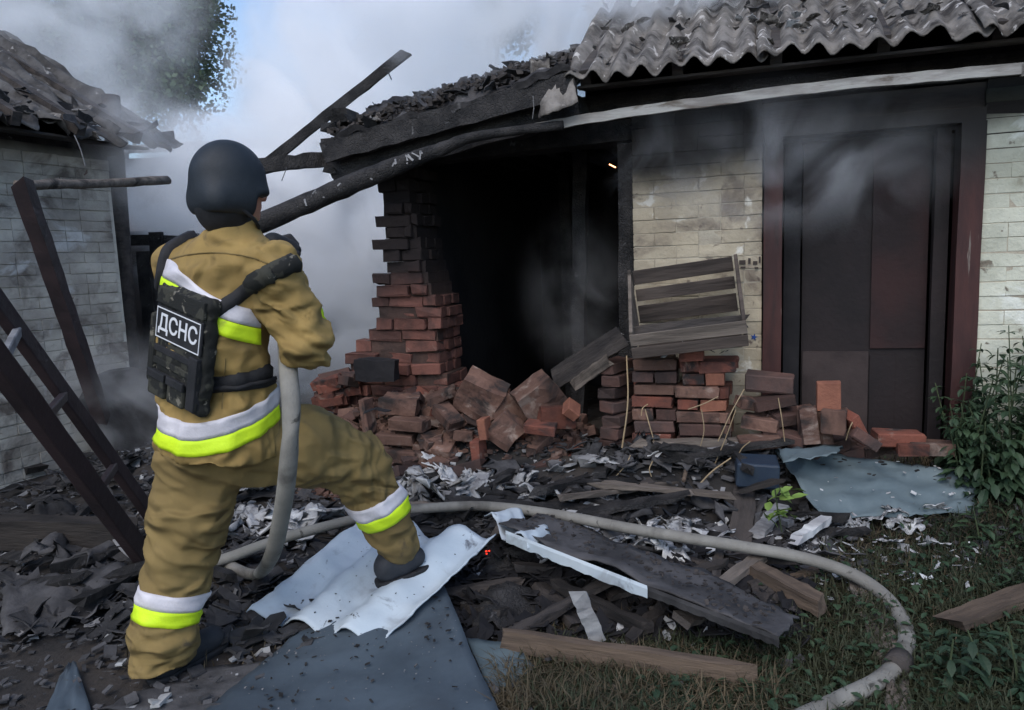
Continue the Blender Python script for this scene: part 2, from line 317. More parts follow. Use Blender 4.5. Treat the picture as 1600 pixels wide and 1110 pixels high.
def axis_coords(lo, hi, step, far):
    a = list(np.arange(lo, hi + 1e-6, step)); d = step; x = a[-1]
    while x < far: d *= 1.35; x += d; a.append(x)
    d = step; x = a[0]
    while x > -far: d *= 1.35; x -= d; a.insert(0, x)
    return a
gx = axis_coords(-4.5, 5.0, 0.045, 700); gy = axis_coords(1.0, 7.6, 0.045, 900)
GV = []
for y in gy:
    for x in gx:
        near = abs(x) < 12 and -6 < y < 16
        GV.append((x, y, hgt(x, y) + (0.012 * noise.noise(Vector((x * 11, y * 11, 7))) if abs(x) < 5 and 0 < y < 8 else 0) if near else -0.03))
nx_ = len(gx); gi = np.arange((len(gy) - 1) * (nx_ - 1)); gr = gi // (nx_ - 1); gc = gi % (nx_ - 1); q0 = gr * nx_ + gc
tag(link('ground', np_mesh('ground', GV, np.stack([q0, q0 + 1, q0 + 1 + nx_, q0 + nx_], 1)), m_ground), kind='structure')

# ------------------------------------------------------------------ bricks
def brick_mesh(l, d, h, j=0.004, seg=0, chip=0.0, name='brick', c=0.006):
    """irregular brick with chamfered edges"""
    bm = bmesh.new()
    bmesh.ops.create_cube(bm, size=1.0)
    bmesh.ops.bevel(bm, geom=bm.edges[:], offset=0.02, segments=1, affect='EDGES')
    for v in bm.verts:
        x, y, z = v.co
        v.co = Vector((x * l, y * d, z * h))
        for k, (e, dd) in enumerate(((x, l), (y, d), (z, h))):
            if abs(e) < 0.49: v.co[k] = math.copysign(dd / 2 - c, e)
        v.co += Vector((random.uniform(-j, j), random.uniform(-j, j), random.uniform(-j, j)))
        if chip and random.random() < chip: v.co *= random.uniform(0.86, 0.97)
    me = bpy.data.meshes.new(name); bm.to_mesh(me); bm.free(); return me
BRW = [brick_mesh(0.25, 0.12, 0.066, 0.0025, name='wall_brick') for _ in range(6)]          # in walls
BRWW = [brick_mesh(0.25, 0.12, 0.066, 0.0016, name='whitewashed_brick', c=0.003) for _ in range(8)]
BRL = [brick_mesh(0.245, 0.118, 0.064, 0.004, chip=0.18, name='loose_brick') for _ in range(8)]
def variants(meshes, m):
    out = []
    for me in meshes:
        c = me.copy(); c.materials.append(m); out.append(c)
    return out
def lay(parent, s0, s1, z0, z1, keep, meshes, pitch=0.077, L=0.257, yface=0.0, jit=0.003, proud=0.0, limit=400, name='brick', rough=0.0, hs=1.0, gap=0.009):
    """courses of running bond on a face at local y = yface; every brick an object of its own"""
    n = int((z1 - z0) / pitch); cnt = 0
    for r_ in range(n):
        z = z0 + (r_ + 0.5) * pitch; s = s0 - (L / 2 if r_ % 2 else 0)
        while s < s1 - 0.02:
            Lr = L if random.random() > .34 else L / 2
            a = max(s, s0); b = min(s + Lr - gap + random.uniform(-.002, .002), s1)
            if b - a > 0.035 and keep((a + b) / 2, z) and cnt < limit:
                o = bpy.data.objects.new(name, random.choice(meshes)); col.objects.link(o); o.parent = parent
                o.location = ((a + b) / 2, yface + 0.06 - proud + random.uniform(-jit, jit), z + random.uniform(-0.0015, 0.0015))
                o.scale = ((b - a) / 0.25, 1, hs * random.uniform(.98, 1.01)); o.rotation_euler = (random.uniform(-rough, rough), random.uniform(-rough, rough) * .6, random.uniform(-rough, rough)); cnt += 1
            s += Lr
    return cnt

# ------------------------------------------------------------------ the burnt brick shed (house)
house = empty('brick_shed', (HO.x, HO.y, 0), -A18, label='burnt brick shed with a corrugated roof and a dark red door frame', cat='shed')
def hp(mb, name, m, smooth=False, parent=None, kind=None): return mb.build(name, m, parent or house, None, smooth, kind)
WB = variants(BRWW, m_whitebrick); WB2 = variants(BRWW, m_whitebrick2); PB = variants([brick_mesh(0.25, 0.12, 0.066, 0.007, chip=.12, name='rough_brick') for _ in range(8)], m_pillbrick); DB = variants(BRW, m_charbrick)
# pier between opening and door
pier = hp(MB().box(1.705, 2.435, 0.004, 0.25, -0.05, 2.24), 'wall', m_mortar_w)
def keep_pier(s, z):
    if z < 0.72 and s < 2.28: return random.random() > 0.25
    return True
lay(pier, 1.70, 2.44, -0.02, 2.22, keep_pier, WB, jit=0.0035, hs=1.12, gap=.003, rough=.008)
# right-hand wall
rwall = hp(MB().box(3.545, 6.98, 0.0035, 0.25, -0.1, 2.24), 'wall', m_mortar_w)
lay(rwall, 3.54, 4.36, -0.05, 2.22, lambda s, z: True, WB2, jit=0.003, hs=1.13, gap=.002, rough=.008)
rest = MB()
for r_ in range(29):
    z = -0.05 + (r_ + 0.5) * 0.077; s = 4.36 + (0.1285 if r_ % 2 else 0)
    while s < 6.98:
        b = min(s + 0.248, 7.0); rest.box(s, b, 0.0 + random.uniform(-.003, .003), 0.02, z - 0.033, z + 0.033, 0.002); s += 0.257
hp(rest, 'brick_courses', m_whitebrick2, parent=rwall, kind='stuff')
# broken left pillar
def pil_left(z):     # ragged left outline of the pillar (house x) by height
    if z < 0.52: return -0.42
    if z < 0.68: return -0.33
    if z < 0.80: return -0.24
    if z < 0.95: return -0.17
    if z < 1.10: return -0.08
    if z < 1.22: return -0.03
    return 0.0
def pil_right(z): return 0.40 - 0.16 * sst(0.9, 1.9, z) + (0.05 if z < 0.6 else 0)
pcore = MB()
for r_ in range(29):
    z = -0.05 + r_ * 0.077; pcore.box(pil_left(z) + 0.03, pil_right(z) - 0.02, 0.008, 0.36, z, z + 0.0775, 0.004)
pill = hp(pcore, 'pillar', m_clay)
cnt = 0
for r_ in range(29):
    z = -0.05 + (r_ + 0.5) * 0.077; a0 = pil_left(z) + random.uniform(-0.09, 0.06); b0 = pil_right(z) + random.uniform(-0.05, 0.04)
    s = a0 - (0.12 if r_ % 2 else 0)
    while s < b0 - 0.03:
        a = max(s, a0); b = min(s + 0.248, b0)
        if b - a > 0.04 and random.random() > .05:
            o = bpy.data.objects.new('brick', random.choice(PB)); col.objects.link(o); o.parent = pill
            o.location = ((a + b) / 2, 0.06 + random.uniform(-0.040, 0.018), z); o.scale = ((b - a) / 0.25, 1, random.uniform(1.02, 1.14))
            o.rotation_euler = (random.uniform(-.05, .05), random.uniform(-.035, .035), random.uniform(-.10, .10))
        s += 0.257
    # the broken end seen from the opening side
    for k in range(2):
        o = bpy.data.objects.new('brick', random.choice(PB)); col.objects.link(o); o.parent = pill
        o.location = (b0 - 0.05 + random.uniform(-.012, .012), 0.16 + 0.125 * k, z); o.scale = (0.5, 1, 1); o.rotation_euler = (0, 0, random.uniform(-.06, .06))
# low remains of the wall under the opening and the wall beside the door
low = hp(MB().box(0.40, 1.69, 0.03, 0.28, -0.05, 0.20, 0.01), 'low_wall', m_mortar_d)
lay(low, 0.38, 1.70, -0.05, 0.27, lambda s, z: random.random() > 0.1, DB, jit=0.012, yface=0.0, rough=0.03)
# lintel beams and sooty wall head
hp(MB().beam((-0.10, 0.16, 2.11), (2.44, 0.16, 2.16), 0.20, 0.12, 14, 0.006), 'lintel', m_char)
hp(MB().beam((2.44, 0.13, 2.15), (7.0, 0.13, 2.15), 0.22, 0.14, 18, 0.004), 'lintel', m_charsoft)
hp(MB().beam((-0.2, 0.05, 2.29), (7.0, 0.05, 2.29), 0.12, 0.12, 20, 0.005), 'wall_plate', m_char)
# other walls so that the room is closed
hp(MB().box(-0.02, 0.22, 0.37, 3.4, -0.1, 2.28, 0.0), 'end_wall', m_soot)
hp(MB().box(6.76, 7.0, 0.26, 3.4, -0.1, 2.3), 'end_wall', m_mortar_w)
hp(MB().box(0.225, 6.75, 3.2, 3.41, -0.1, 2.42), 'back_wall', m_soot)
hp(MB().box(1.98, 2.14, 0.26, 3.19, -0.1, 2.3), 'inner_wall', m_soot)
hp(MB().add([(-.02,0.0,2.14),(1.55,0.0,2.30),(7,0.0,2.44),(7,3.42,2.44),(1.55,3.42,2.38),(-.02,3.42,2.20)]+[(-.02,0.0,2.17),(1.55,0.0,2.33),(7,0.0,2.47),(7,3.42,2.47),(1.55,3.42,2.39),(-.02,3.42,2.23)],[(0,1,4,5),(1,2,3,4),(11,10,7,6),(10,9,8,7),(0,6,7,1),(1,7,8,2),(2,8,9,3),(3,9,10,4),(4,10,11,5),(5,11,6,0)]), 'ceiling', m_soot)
for k in range(6):
    x = 0.5 + 0.24 * k + random.uniform(-.05, .05)
    hp(MB().beam((x, 0.3, 2.20), (x + random.uniform(-.1, .1), 3.15, 2.22), 0.08, 0.12, 6, 0.008), 'ceiling_joist', m_char)
hp(MB().beam((1.645, 0.10, 0.1), (1.66, 0.10, 2.07), 0.07, 0.12, 10, 0.006), 'door_post', m_char)
hp(MB().beam((1.12, 0.9, 0.0), (1.20, 0.9, 2.2), 0.10, 0.10, 10, 0.008), 'prop_post', m_char)
hp(MB().beam((0.85, 1.9, 0.0), (0.83, 1.9, 2.2), 0.12, 0.10, 10, 0.008), 'prop_post', m_char)
hp(MB().box(2.44, 3.54, 0.10, 0.25, 2.0, 2.08), 'door_lintel', m_soot)
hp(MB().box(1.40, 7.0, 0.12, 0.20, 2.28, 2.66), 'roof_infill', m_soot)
# door frame, leaf
fr = MB()
fr.beam((2.495, 0.045, 0.0), (2.500, 0.045, 2.02), 0.10, 0.13, 8, 0.002, up=(0, 1, 0))
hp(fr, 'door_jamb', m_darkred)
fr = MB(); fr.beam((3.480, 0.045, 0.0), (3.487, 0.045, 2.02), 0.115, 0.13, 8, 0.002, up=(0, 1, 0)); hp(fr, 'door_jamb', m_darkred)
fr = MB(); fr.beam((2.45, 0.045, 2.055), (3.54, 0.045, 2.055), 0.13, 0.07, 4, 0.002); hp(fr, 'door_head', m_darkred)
fr = MB(); fr.beam((3.375, 0.13, 0.0), (3.375, 0.13, 2.02), 0.07, 0.06, 6, 0.002, up=(0, 1, 0)); hp(fr, 'inner_jamb', m_doorpanel)
fr = MB(); fr.beam((2.61, 0.16, 0.0), (2.61, 0.16, 2.02), 0.09, 0.06, 6, 0.002, up=(0, 1, 0)); hp(fr, 'inner_jamb', m_soot)
door = hp(MB().box(2.67, 3.335, 0.20, 0.235, 0.10, 2.0), 'door', m_doorpanel)
MB().box(2.675, 3.04, 0.188, 0.199, 0.12, 0.78, 0.003).build('metal_sheet', m_rust, door)
MB().box(3.045, 3.33, 0.182, 0.199, 0.80, 1.97, 0.003).build('upper_panel', m_doorred, door)
MB().box(3.05, 3.18, 0.186, 0.199, 0.14, 0.76, 0.003).build('lower_panel', m_doorpanel, door)
hp(MB().box(2.45, 3.54, 0.0, 0.26, -0.05, 0.095, 0.01), 'door_sill', m_mortar_d)
# marks on the pier: a dark daub and a small blue star daub on the whitewash, a red painted brick end
star = MB(); c = WL(1178, 527, 0.004); V = [Vector((c.x, -0.006, c.z))]
for k in range(10):
    r_ = 0.022 if k % 2 == 0 else 0.009; a = k * math.pi / 5 + 0.25; V.append(Vector((c.x + r_ * math.sin(a), -0.0055, c.z + r_ * math.cos(a))))
star.add(V, [(0, 1 + k, 1 + (k + 1) % 10) for k in range(10)])
star.build('star_mark', M('blue_chalk', (0.02, 0.06, 0.22), None), pier)
mk = MB(); m_dk = M('dark_daub', (0.05, 0.04, 0.035), None)
for (u, v, w, h) in ((1160, 410, 10, 7), (1171, 408, 4, 9), (1180, 411, 7, 6), (1187, 406, 3, 10), (1161, 418, 8, 3), (1182, 419, 6, 3)):
    a = WL(u - w / 2, v + h / 2, 0); b = WL(u + w / 2, v - h / 2, 0); mk.box(a.x, b.x, -0.0075, -0.0050, a.z, b.z, 0.0)
mk.build('painted_mark', m_dk, pier)

# eave board (pale), sagging to the left
eb = [WL(u, v, 0.36) for u, v in ((1730, 97), (1600, 108), (1450, 120), (1300, 134), (1150, 153), (1020, 171), (900, 189), (835, 201))]
eb = [Vector((7.2, -0.36, eb[0].z + 0.01))] + eb
e = MB()
for i in range(len(eb) - 1): pass
V = []; F = []
pts = catmull(eb, 5)
for p in pts:
    jz = random.uniform(-.003, .003)
    for (dy, dz) in ((-0.012, -0.026), (0.012, -0.026), (0.012, 0.026), (-0.012, 0.026)): V.append(p + Vector((0, dy, dz + jz)))
for i in range(len(pts) - 1):
    for k in range(4): F.append((i * 4 + k, i * 4 + (k + 1) % 4, i * 4 + 4 + (k + 1) % 4, i * 4 + 4 + k))
F += [(0, 3, 2, 1), tuple(len(V) - 4 + k for k in range(4))]
link('eave_board', mesh('eave_board', V, F), m_paleboard, house)
# soffit under the right-hand roof (dark boards, each one)
for k in range(6):
    y0 = -0.33 + k * 0.062
    hp(MB().box(1.45, 7.1, y0, y0 + 0.058, 2.33 + 0.012 * k, 2.345 + 0.012 * k, 0.002), 'soffit_board', m_charsoft)
for k in range(12):
    x = 1.5 + 0.5 * k
    hp(MB().beam((x, -0.34, 2.375), (x, 1.40, 3.40), 0.06, 0.10, 4, 0.003), 'rafter', m_charsoft)

# corrugated sheet patch: bilinear patch with waves across u, ragged borders, real thickness
def corr_patch(c00, c10, c11, c01, nw, amp, nu_per=6, nv=10, rag=(0, 0, 0, 0), th=0.006, seed=0, sag=0.0, rough=0.0, ns=3.0, nrm=None):
    c00, c10, c11, c01 = map(Vector, (c00, c10, c11, c01)); nu = max(2, int(nw * nu_per))
    n_ = nrm or ((c10 - c00).cross(c01 - c00)).normalized()
    if n_.z < 0: n_ = -n_
    V = []
    for j in range(nv + 1):
        for i in range(nu + 1):
            u = i / nu; v = j / nv
            nz = lambda a, b: noise.noise(Vector((a * ns * 2, b * 1.7 + seed * 5.1, seed * 1.3)))
            vlo = rag[0] * nz(u, 0.0); vhi = 1 - abs(rag[2] * nz(u, 9.0)) * 1.6
            ulo = abs(rag[3] * nz(v, 4.0)) * 1.4; uhi = 1 - abs(rag[1] * nz(v, 6.0)) * 1.4
            uu = ulo + (uhi - ulo) * u; vv = vlo + (vhi - vlo) * v
            p = c00.lerp(c10, uu).lerp(c01.lerp(c11, uu), vv)
            w = amp * math.sin(uu * nw * 2 * math.pi) if amp else 0
            w += rough * noise.noise(Vector((uu * 5, vv * 5, seed + 2))) + rough * 0.4 * noise.noise(Vector((uu * 17, vv * 17, seed + 4)))
            V.append(p + n_ * (w - sag * 4 * vv * (1 - vv)))
    m0 = len(V); V += [p - n_ * th for p in V]; F = []; W_ = nu + 1
    for j in range(nv):
        for i in range(nu):
            a = j * W_ + i; F.append((a, a + 1, a + W_ + 1, a + W_)); F.append((m0 + a, m0 + a + W_, m0 + a + W_ + 1, m0 + a + 1))
    for i in range(nu):
        a = i; F.append((a, m0 + a, m0 + a + 1, a + 1)); a = nv * W_ + i; F.append((a, a + 1, m0 + a + 1, m0 + a))
    for j in range(nv):
        a = j * W_; F.append((a, a + W_, m0 + a + W_, m0 + a)); a = j * W_ + nu; F.append((a, m0 + a, m0 + a + W_, a + W_))
    return V, F
def corr_obj(name, m, parent=None, **k):
    V, F = corr_patch(**k); me = mesh(name, V, F, True); return link(name, me, m, parent)
# roof of the right-hand part: sheets side by side, lower and upper row, ragged and cracked
SL = math.tan(R(32))
def roof_z(y): return 2.405 + (y + 0.40) * SL
xs = 1.40; k = 0
while xs < 7.0:
    w = 1.06; wav = 8
    y0 = -0.45 + random.uniform(-0.02, 0.02)
    ytop = 0.62
    corr_obj('roof_sheet', m_asb, house, c00=(xs, y0, roof_z(y0)), c10=(xs + w, y0, roof_z(y0)), c11=(xs + w, ytop, roof_z(ytop)), c01=(xs, ytop, roof_z(ytop)),
             nw=wav, amp=0.026, nu_per=8, nv=14, rag=(0.05, 0.01, 0.08, 0.01), th=0.008, seed=k, rough=0.035)
    if k != 0:
        y1 = 1.42 - (0.25 if k == 1 else 0) + random.uniform(-0.12, 0.05)
        corr_obj('roof_sheet', m_asb, house, c00=(xs + .02, 0.50, roof_z(0.5) + 0.03), c10=(xs + w, 0.50, roof_z(0.5) + 0.03), c11=(xs + w, y1, roof_z(y1) + 0.03), c01=(xs + .02, y1, roof_z(y1) + 0.03),
                 nw=wav, amp=0.028, nu_per=8, nv=12, rag=(0.20, 0.02, 0.40, 0.02), th=0.008, seed=20 + k, rough=0.05)
    xs += 1.0; k += 1
# far slope
hp(MB().add([(1.9, 1.5, roof_z(1.30)), (7.1, 1.5, roof_z(1.30)), (7.1, 3.6, roof_z(0.1)), (1.9, 3.6, roof_z(0.1)), (1.9, 1.5, roof_z(1.28)), (7.1, 1.5, roof_z(1.28)), (7.1, 3.6, roof_z(0.08)), (1.9, 3.6, roof_z(0.08))],
            [(0, 1, 2, 3), (7, 6, 5, 4), (0, 4, 5, 1), (2, 6, 7, 3), (1, 5, 6, 2), (0, 3, 7, 4)]), 'rear_roof_slope', m_asb)
# burnt roof on the left part: charred deck with ash on it, fascia boards, end of rafters
cd = []
def top_edge(x): return 0.0
deckV, deckF = corr_patch((-0.12, -0.42, 2.17), (1.44, -0.42, 2.42), (1.44, 0.55, 2.80), (-0.05, 0.35, 2.50), 6, 0.0, nu_per=10, nv=24, rag=(0.05, 0.02, 0.32, 0.06), th=0.04, seed=3, rough=0.10)
link('charred_roof_deck', mesh('deck', deckV, deckF, False), M('ashy_char', (0.018, 0.017, 0.018), (0.065, 0.062, 0.064), scale=5, bump=1.0, bscale=30, layers=(((0.17, 0.165, 0.17), 6, 0.60, 0.70),)), house)
for (a, b, z) in ((-0.16, 0.72, 2.12), (0.66, 1.50, 2.30)):
    pass
hp(MB().beam((-0.15, -0.40, 2.10), (1.46, -0.40, 2.345), 0.03, 0.13, 16, 0.006, endj=0.02), 'fascia_board', m_char)
hp(MB().beam((-0.15, -0.30, 1.98), (1.46, -0.30, 2.24), 0.03, 0.14, 16, 0.006, endj=0.02), 'fascia_board', m_char)
hp(MB().beam((-0.20, -0.20, 2.02), (1.46, -0.15, 2.26), 0.16, 0.14, 16, 0.012, endj=0.03), 'burnt_beam', m_char)
for k in range(8):
    x = -0.10 + 0.2 * k; z = 2.06 + 0.155 * (x + .1)
    hp(MB().beam((x, -0.38, z + .04), (x + .02, 0.9, z + 0.5), 0.06, 0.10, 5, 0.006), 'rafter', m_char)
for (u0, v0, u1, v1, off, w) in ((905, 150, 845, 190, 0.46, 0.30),):
    pass
a = WL(845, 140, 0.47); b = WL(905, 130, 0.47); c = WL(902, 158, 0.47); d = WL(848, 186, 0.47)
corr_obj('roof_flashing', m_asb, house, c00=WL(838, 187, .47), c10=WL(904, 158, .47), c11=WL(893, 112, .40), c01=WL(846, 150, .40), nw=1, amp=0.01, nu_per=8, nv=6, rag=(.05, .05, .1, .1), th=.006, seed=8, rough=.02, nrm=Vector((0, -1, .4)).normalized())
corr_obj('curled_shard', m_asb, house, c00=WL(828, 142, .40), c10=WL(862, 132, .40), c11=WL(858, 88, .40), c01=WL(827, 94, .40), nw=1, amp=0.012, nu_per=8, nv=6, rag=(.3, .1, .3, .1), th=.006, seed=11, rough=.02, nrm=Vector((0, -1, .4)).normalized())
# loose shards and clods on the roof
SHARD_N = 10
def shard_mesh(curved=False, th=0.006, name='shard'):
    n = random.randint(5, 8); V = []; a0 = random.random() * 6
    for k in range(n):
        a = a0 + 2 * math.pi * (k + random.uniform(-.3, .3)) / n; r_ = random.uniform(0.35, 1.0)
        V.append(Vector((math.cos(a) * r_ * 0.5, math.sin(a) * r_ * random.uniform(.22, .38), 0)))
    c = Vector((0, 0, 0)); top = []
    for k in range(n):
        p = V[k]; q = V[(k + 1) % n]; top += [p, (p + q) / 2 + Vector((random.uniform(-.03, .03), random.uniform(-.03, .03), 0))]
    if curved:
        for p in top: p.z = 0.05 * math.sin(p.x * 9 + a0) + random.uniform(-.01, .01)
        c.z = 0.05 * math.sin(a0)
    else:
        for p in top: p.z = random.uniform(-.012, .012)
    m_ = len(top); allv = [c] + top + [c - Vector((0, 0, th * 4))] + [p - Vector((0, 0, th * 4)) for p in top]; F = []
    for k in range(m_):
        k2 = (k + 1) % m_; F.append((0, 1 + k, 1 + k2)); F.append((m_ + 1, m_ + 2 + k2, m_ + 2 + k)); F.append((1 + k, m_ + 2 + k, m_ + 2 + k2, 1 + k2))
    return mesh(name, allv, F)
SHARDS = [shard_mesh(k % 2 == 0) for k in range(12)]
SH_P = variants(SHARDS, m_shard); SH_D = variants(SHARDS, m_darkshard); SH_A = variants(SHARDS, m_asb)
for k in range(290):
    x = random.uniform(1.45, 4.6); y = random.uniform(-0.36, 1.25)
    o = bpy.data.objects.new('roof_fragment', random.choice(SH_A if random.random() < .62 else (SH_P if random.random() < .55 else SH_D))); col.objects.link(o); o.parent = house
    s = random.uniform(0.04, 0.17); o.scale = (s, s, s); o.location = (x, y, roof_z(y) + random.uniform(0.02, 0.05)); o.rotation_euler = (R(32) + random.uniform(-.35, .35), random.uniform(-.35, .35), random.uniform(0, 6))
clods = MB()
for k in range(900):
    x = random.uniform(-0.1, 1.4); y = random.uniform(-0.40, 0.45); t = (x + .12) / 1.56
    z = 2.17 + .25 * t + (y + .42) * (.36) + random.uniform(0.01, 0.07); s = random.uniform(.005, .020); clods.box(x - s, x + s, y - s, y + s, z - s * .7, z + s * .7, s * .6)
hp(clods, 'roof_rubble', m_charsoft, kind='stuff')
for k in range(90):
    x = random.uniform(-0.1, 1.42); y = random.uniform(-0.42, 0.5); t = (x + .12) / 1.56
    o = bpy.data.objects.new('roof_fragment', random.choice(SH_D if random.random() < .8 else SH_A)); col.objects.link(o); o.parent = house
    s = random.uniform(0.08, 0.24); o.scale = (s, s, s); o.location = (x, y, 2.19 + .25 * t + (y + .42) * .36 + random.uniform(0.0, 0.05)); o.rotation_euler = (R(25) + random.uniform(-.6, .6), random.uniform(-.5, .5), random.uniform(0, 6))
# broken roof timbers sticking out to the left
def th_beam(name, a, b, w, h, m, label, cat, n=12, j=0.006, group=None, endj=0.03, taper=1.0, up=(0, 0, 1)):
    a = Vector(a); b = Vector(b); base = (a + b) / 2; L = (b - a).length; d = (b - a).normalized(); sx = d.cross(Vector(up))
    if sx.length < 1e-3: sx = d.cross(Vector((1, 0, 0)))
    sx.normalize(); sy = sx.cross(d).normalized()
    o = MB().beam((-L / 2, 0, 0), (L / 2, 0, 0), w, h, n, j, endj=endj, taper=taper).build(name, m, None, (0, 0, 0))
    M4 = Matrix((d, -sx, sy)).transposed().to_4x4(); M4.translation = base; o.matrix_world = M4; return tag(o, label, cat, group)
a = P(414, 258, 4.85); b = P(634, 83, 4.95)
rf = th_beam('charred_rafter', a, b, 0.04, 0.060, m_char, 'thin charred rafter slanting up against the smoke', 'rafter', 14, 0.0035)
rr = MB(); rr.tube([P(606, 112, 4.9), P(612, 125, 4.9)], 0.004, 5); rr.tube([P(448, 262, 4.8), P(440, 283, 4.8)], 0.003, 5)
mi = rf.matrix_world.inverted(); tt = rr; tt.v = [mi @ v for v in tt.v]; tt.build('nail', m_steel, rf)
a = P(412, 259, 4.84); b = P(610, 240, 5.05)
th_beam('charred_tie_beam', a, b, 0.09, 0.088, m_char, 'charred horizontal beam end meeting the slanting rafter', 'beam', 16, 0.008)
st = MB()
for k in range(9):
    x = -0.16 + random.uniform(-.05, .05); st.box(x, x + random.uniform(.05, .16), -.3 + random.uniform(-.05, .05), -.1, 1.98 + .045 * k, 2.02 + .045 * k, .012)
hp(st, 'burnt_board_ends', m_char)
# sagging charred log under the eave
lp = [(880, 196, .40), (800, 205, .42), (730, 217, .44), (690, 233, .46), (640, 252, .50), (590, 272, .54), (500, 309, .62), (410, 348, .72), (330, 382, .80)]
lp = [HW(WL(u, v, o)) for u, v, o in lp]; lg = catmull(lp, 5); nlg = len(lg)
lr = [0.026 + 0.034 * sst(0.1, 0.75, i / nlg) for i in range(nlg)]
lo_ = MB().tube(lg, lr, 12, 0.10).build('charred_log', m_char, None, lp[4], True)
tag(lo_, 'charred round log sagging from under the eave towards the firefighter', 'log')
sc_ = MB()
for k in range(22):
    i = random.randint(int(nlg * .45), nlg - 8); p = lg[i]; s = random.uniform(.012, .03)
    q = p + Vector((random.uniform(-.02, .02), -lr[i] * .80, lr[i] * random.uniform(.1, .7))) - lp[4]
    sc_.beam(q, q + Vector((random.uniform(-.02, .05), -.004, random.uniform(-.04, -.01))), s * .6, .008, 2, .002)
sc_.build('peeling_bark', m_ash, lo_, kind='stuff')
wr = MB().tube([HW(WL(833, 150, .5)), HW(WL(834, 170, .5)), HW(WL(832, 186, .5))], 0.003, 5).build('roof_wire', m_ash, None, HW(WL(833, 170, .5)))
tag(wr, 'thin pale wire hanging from the burnt roof edge', 'wire')

# ------------------------------------------------------------------ the outbuilding on the left
LO = Vector((-3.4, 4.9, 0)); ld = Vector((0.39, 0.92, 0)).normalized(); LA = math.atan2(ld.y, ld.x)
lb = empty('whitewashed_outbuilding', (LO.x, LO.y, 0), LA, label='old whitewashed brick outbuilding with a ragged smoking roof', cat='outbuilding')
lno = Vector((ld.y, -ld.x, 0))          # outward
def LL(u, v, off=0.0):
    d = ray(u, v); k = ((LO + lno * off - EYE).dot(lno)) / d.dot(lno); q = EYE + d * k; return Vector(((q - LO).dot(ld), -off, q.z))
CX = 0.98
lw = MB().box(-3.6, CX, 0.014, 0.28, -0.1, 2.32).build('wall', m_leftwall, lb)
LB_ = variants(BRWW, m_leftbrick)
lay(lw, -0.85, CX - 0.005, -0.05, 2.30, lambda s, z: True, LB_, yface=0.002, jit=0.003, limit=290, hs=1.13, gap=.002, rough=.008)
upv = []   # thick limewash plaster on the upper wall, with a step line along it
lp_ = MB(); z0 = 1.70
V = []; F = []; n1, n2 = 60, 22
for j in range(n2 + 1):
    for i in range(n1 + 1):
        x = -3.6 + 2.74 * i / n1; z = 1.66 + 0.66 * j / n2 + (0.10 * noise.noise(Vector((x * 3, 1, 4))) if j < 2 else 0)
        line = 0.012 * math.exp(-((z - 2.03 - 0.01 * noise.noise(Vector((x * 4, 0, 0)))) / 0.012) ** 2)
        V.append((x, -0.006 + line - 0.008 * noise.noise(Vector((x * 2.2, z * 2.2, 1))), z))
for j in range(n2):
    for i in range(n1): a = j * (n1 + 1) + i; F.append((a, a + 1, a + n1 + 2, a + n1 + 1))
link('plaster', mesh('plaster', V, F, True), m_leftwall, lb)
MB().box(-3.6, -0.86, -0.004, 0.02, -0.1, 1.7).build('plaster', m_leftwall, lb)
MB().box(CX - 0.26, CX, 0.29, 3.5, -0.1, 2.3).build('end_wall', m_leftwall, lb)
MB().box(-3.6, CX, 3.2, 3.5, -0.1, 2.3).build('rear_wall', m_leftwall, lb)
MB().beam((-3.6, 0.08, 2.36), (CX + 0.1, 0.08, 2.36), 0.12, 0.10, 12, 0.004).build('wall_plate', m_char, lb)
MB().box(-3.6, CX, 0.10, 0.18, 2.28, 2.66).build('roof_infill', m_soot, lb)
# wires/cracks: two long cracks modelled as thin recessed dark lines are left to relief; loose strip hanging from eave
# roof
def lroof_z(y): return 2.42 + (y + 0.36) * math.tan(R(30))
xs = -3.2; k = 0
while xs < CX + 0.2:
    w = min(1.06, CX + 0.45 - xs)
    corr_obj('roof_sheet', m_darkroof, lb, c00=(xs, -0.30, lroof_z(-.4)), c10=(xs + w, -0.30, lroof_z(-.4) - (0.0)), c11=(xs + w, 1.6, lroof_z(1.6) ), c01=(xs, 1.6, lroof_z(1.6)),
             nw=w * 7.5, amp=0.022, nu_per=8, nv=16, rag=(0.14, 0.03, 0.15, 0.03), th=0.008, seed=40 + k, rough=0.09)
    xs += 1.0; k += 1
for k in range(10):
    x = -3.1 + 0.45 * k; MB().beam((x, -0.36, 2.39), (x, 1.5, 3.44), 0.06, 0.09, 4, 0.004).build('rafter', m_charsoft, lb)
for k in range(4):
    MB().box(-3.4, CX + 0.15, -0.26 + 0.08 * k, -0.19 + 0.08 * k, 2.335 + .01 * k, 2.35 + .01 * k, 0.003).build('soffit_board', m_charsoft, lb)
for k in range(46):
    x = random.uniform(-0.4, CX + 0.35); y = random.uniform(-0.42, 0.1)
    o = bpy.data.objects.new('roof_fragment', random.choice(SH_D if random.random() < .8 else SH_A)); col.objects.link(o); o.parent = lb
    s = random.uniform(0.10, 0.30); o.scale = (s, s, s); o.location = (x, y, lroof_z(y) + random.uniform(-0.06, 0.05)); o.rotation_euler = (R(30) + random.uniform(-.6, .6), random.uniform(-.5, .5), random.uniform(0, 6))
MB().box(-3.6, CX + .1, 1.55, 3.6, lroof_z(1.5) - .02, lroof_z(1.5), 0).build('rear_roof', m_asb, lb)
hs = MB().tube(catmull([LO + ld * (.42) + lno * .38 + Vector((0, 0, 2.34)), LO + ld * .44 + lno * .40 + Vector((0, 0, 2.24)), LO + ld * .46 + lno * .40 + Vector((0, 0, 2.14))], 4), 0.004, 5)
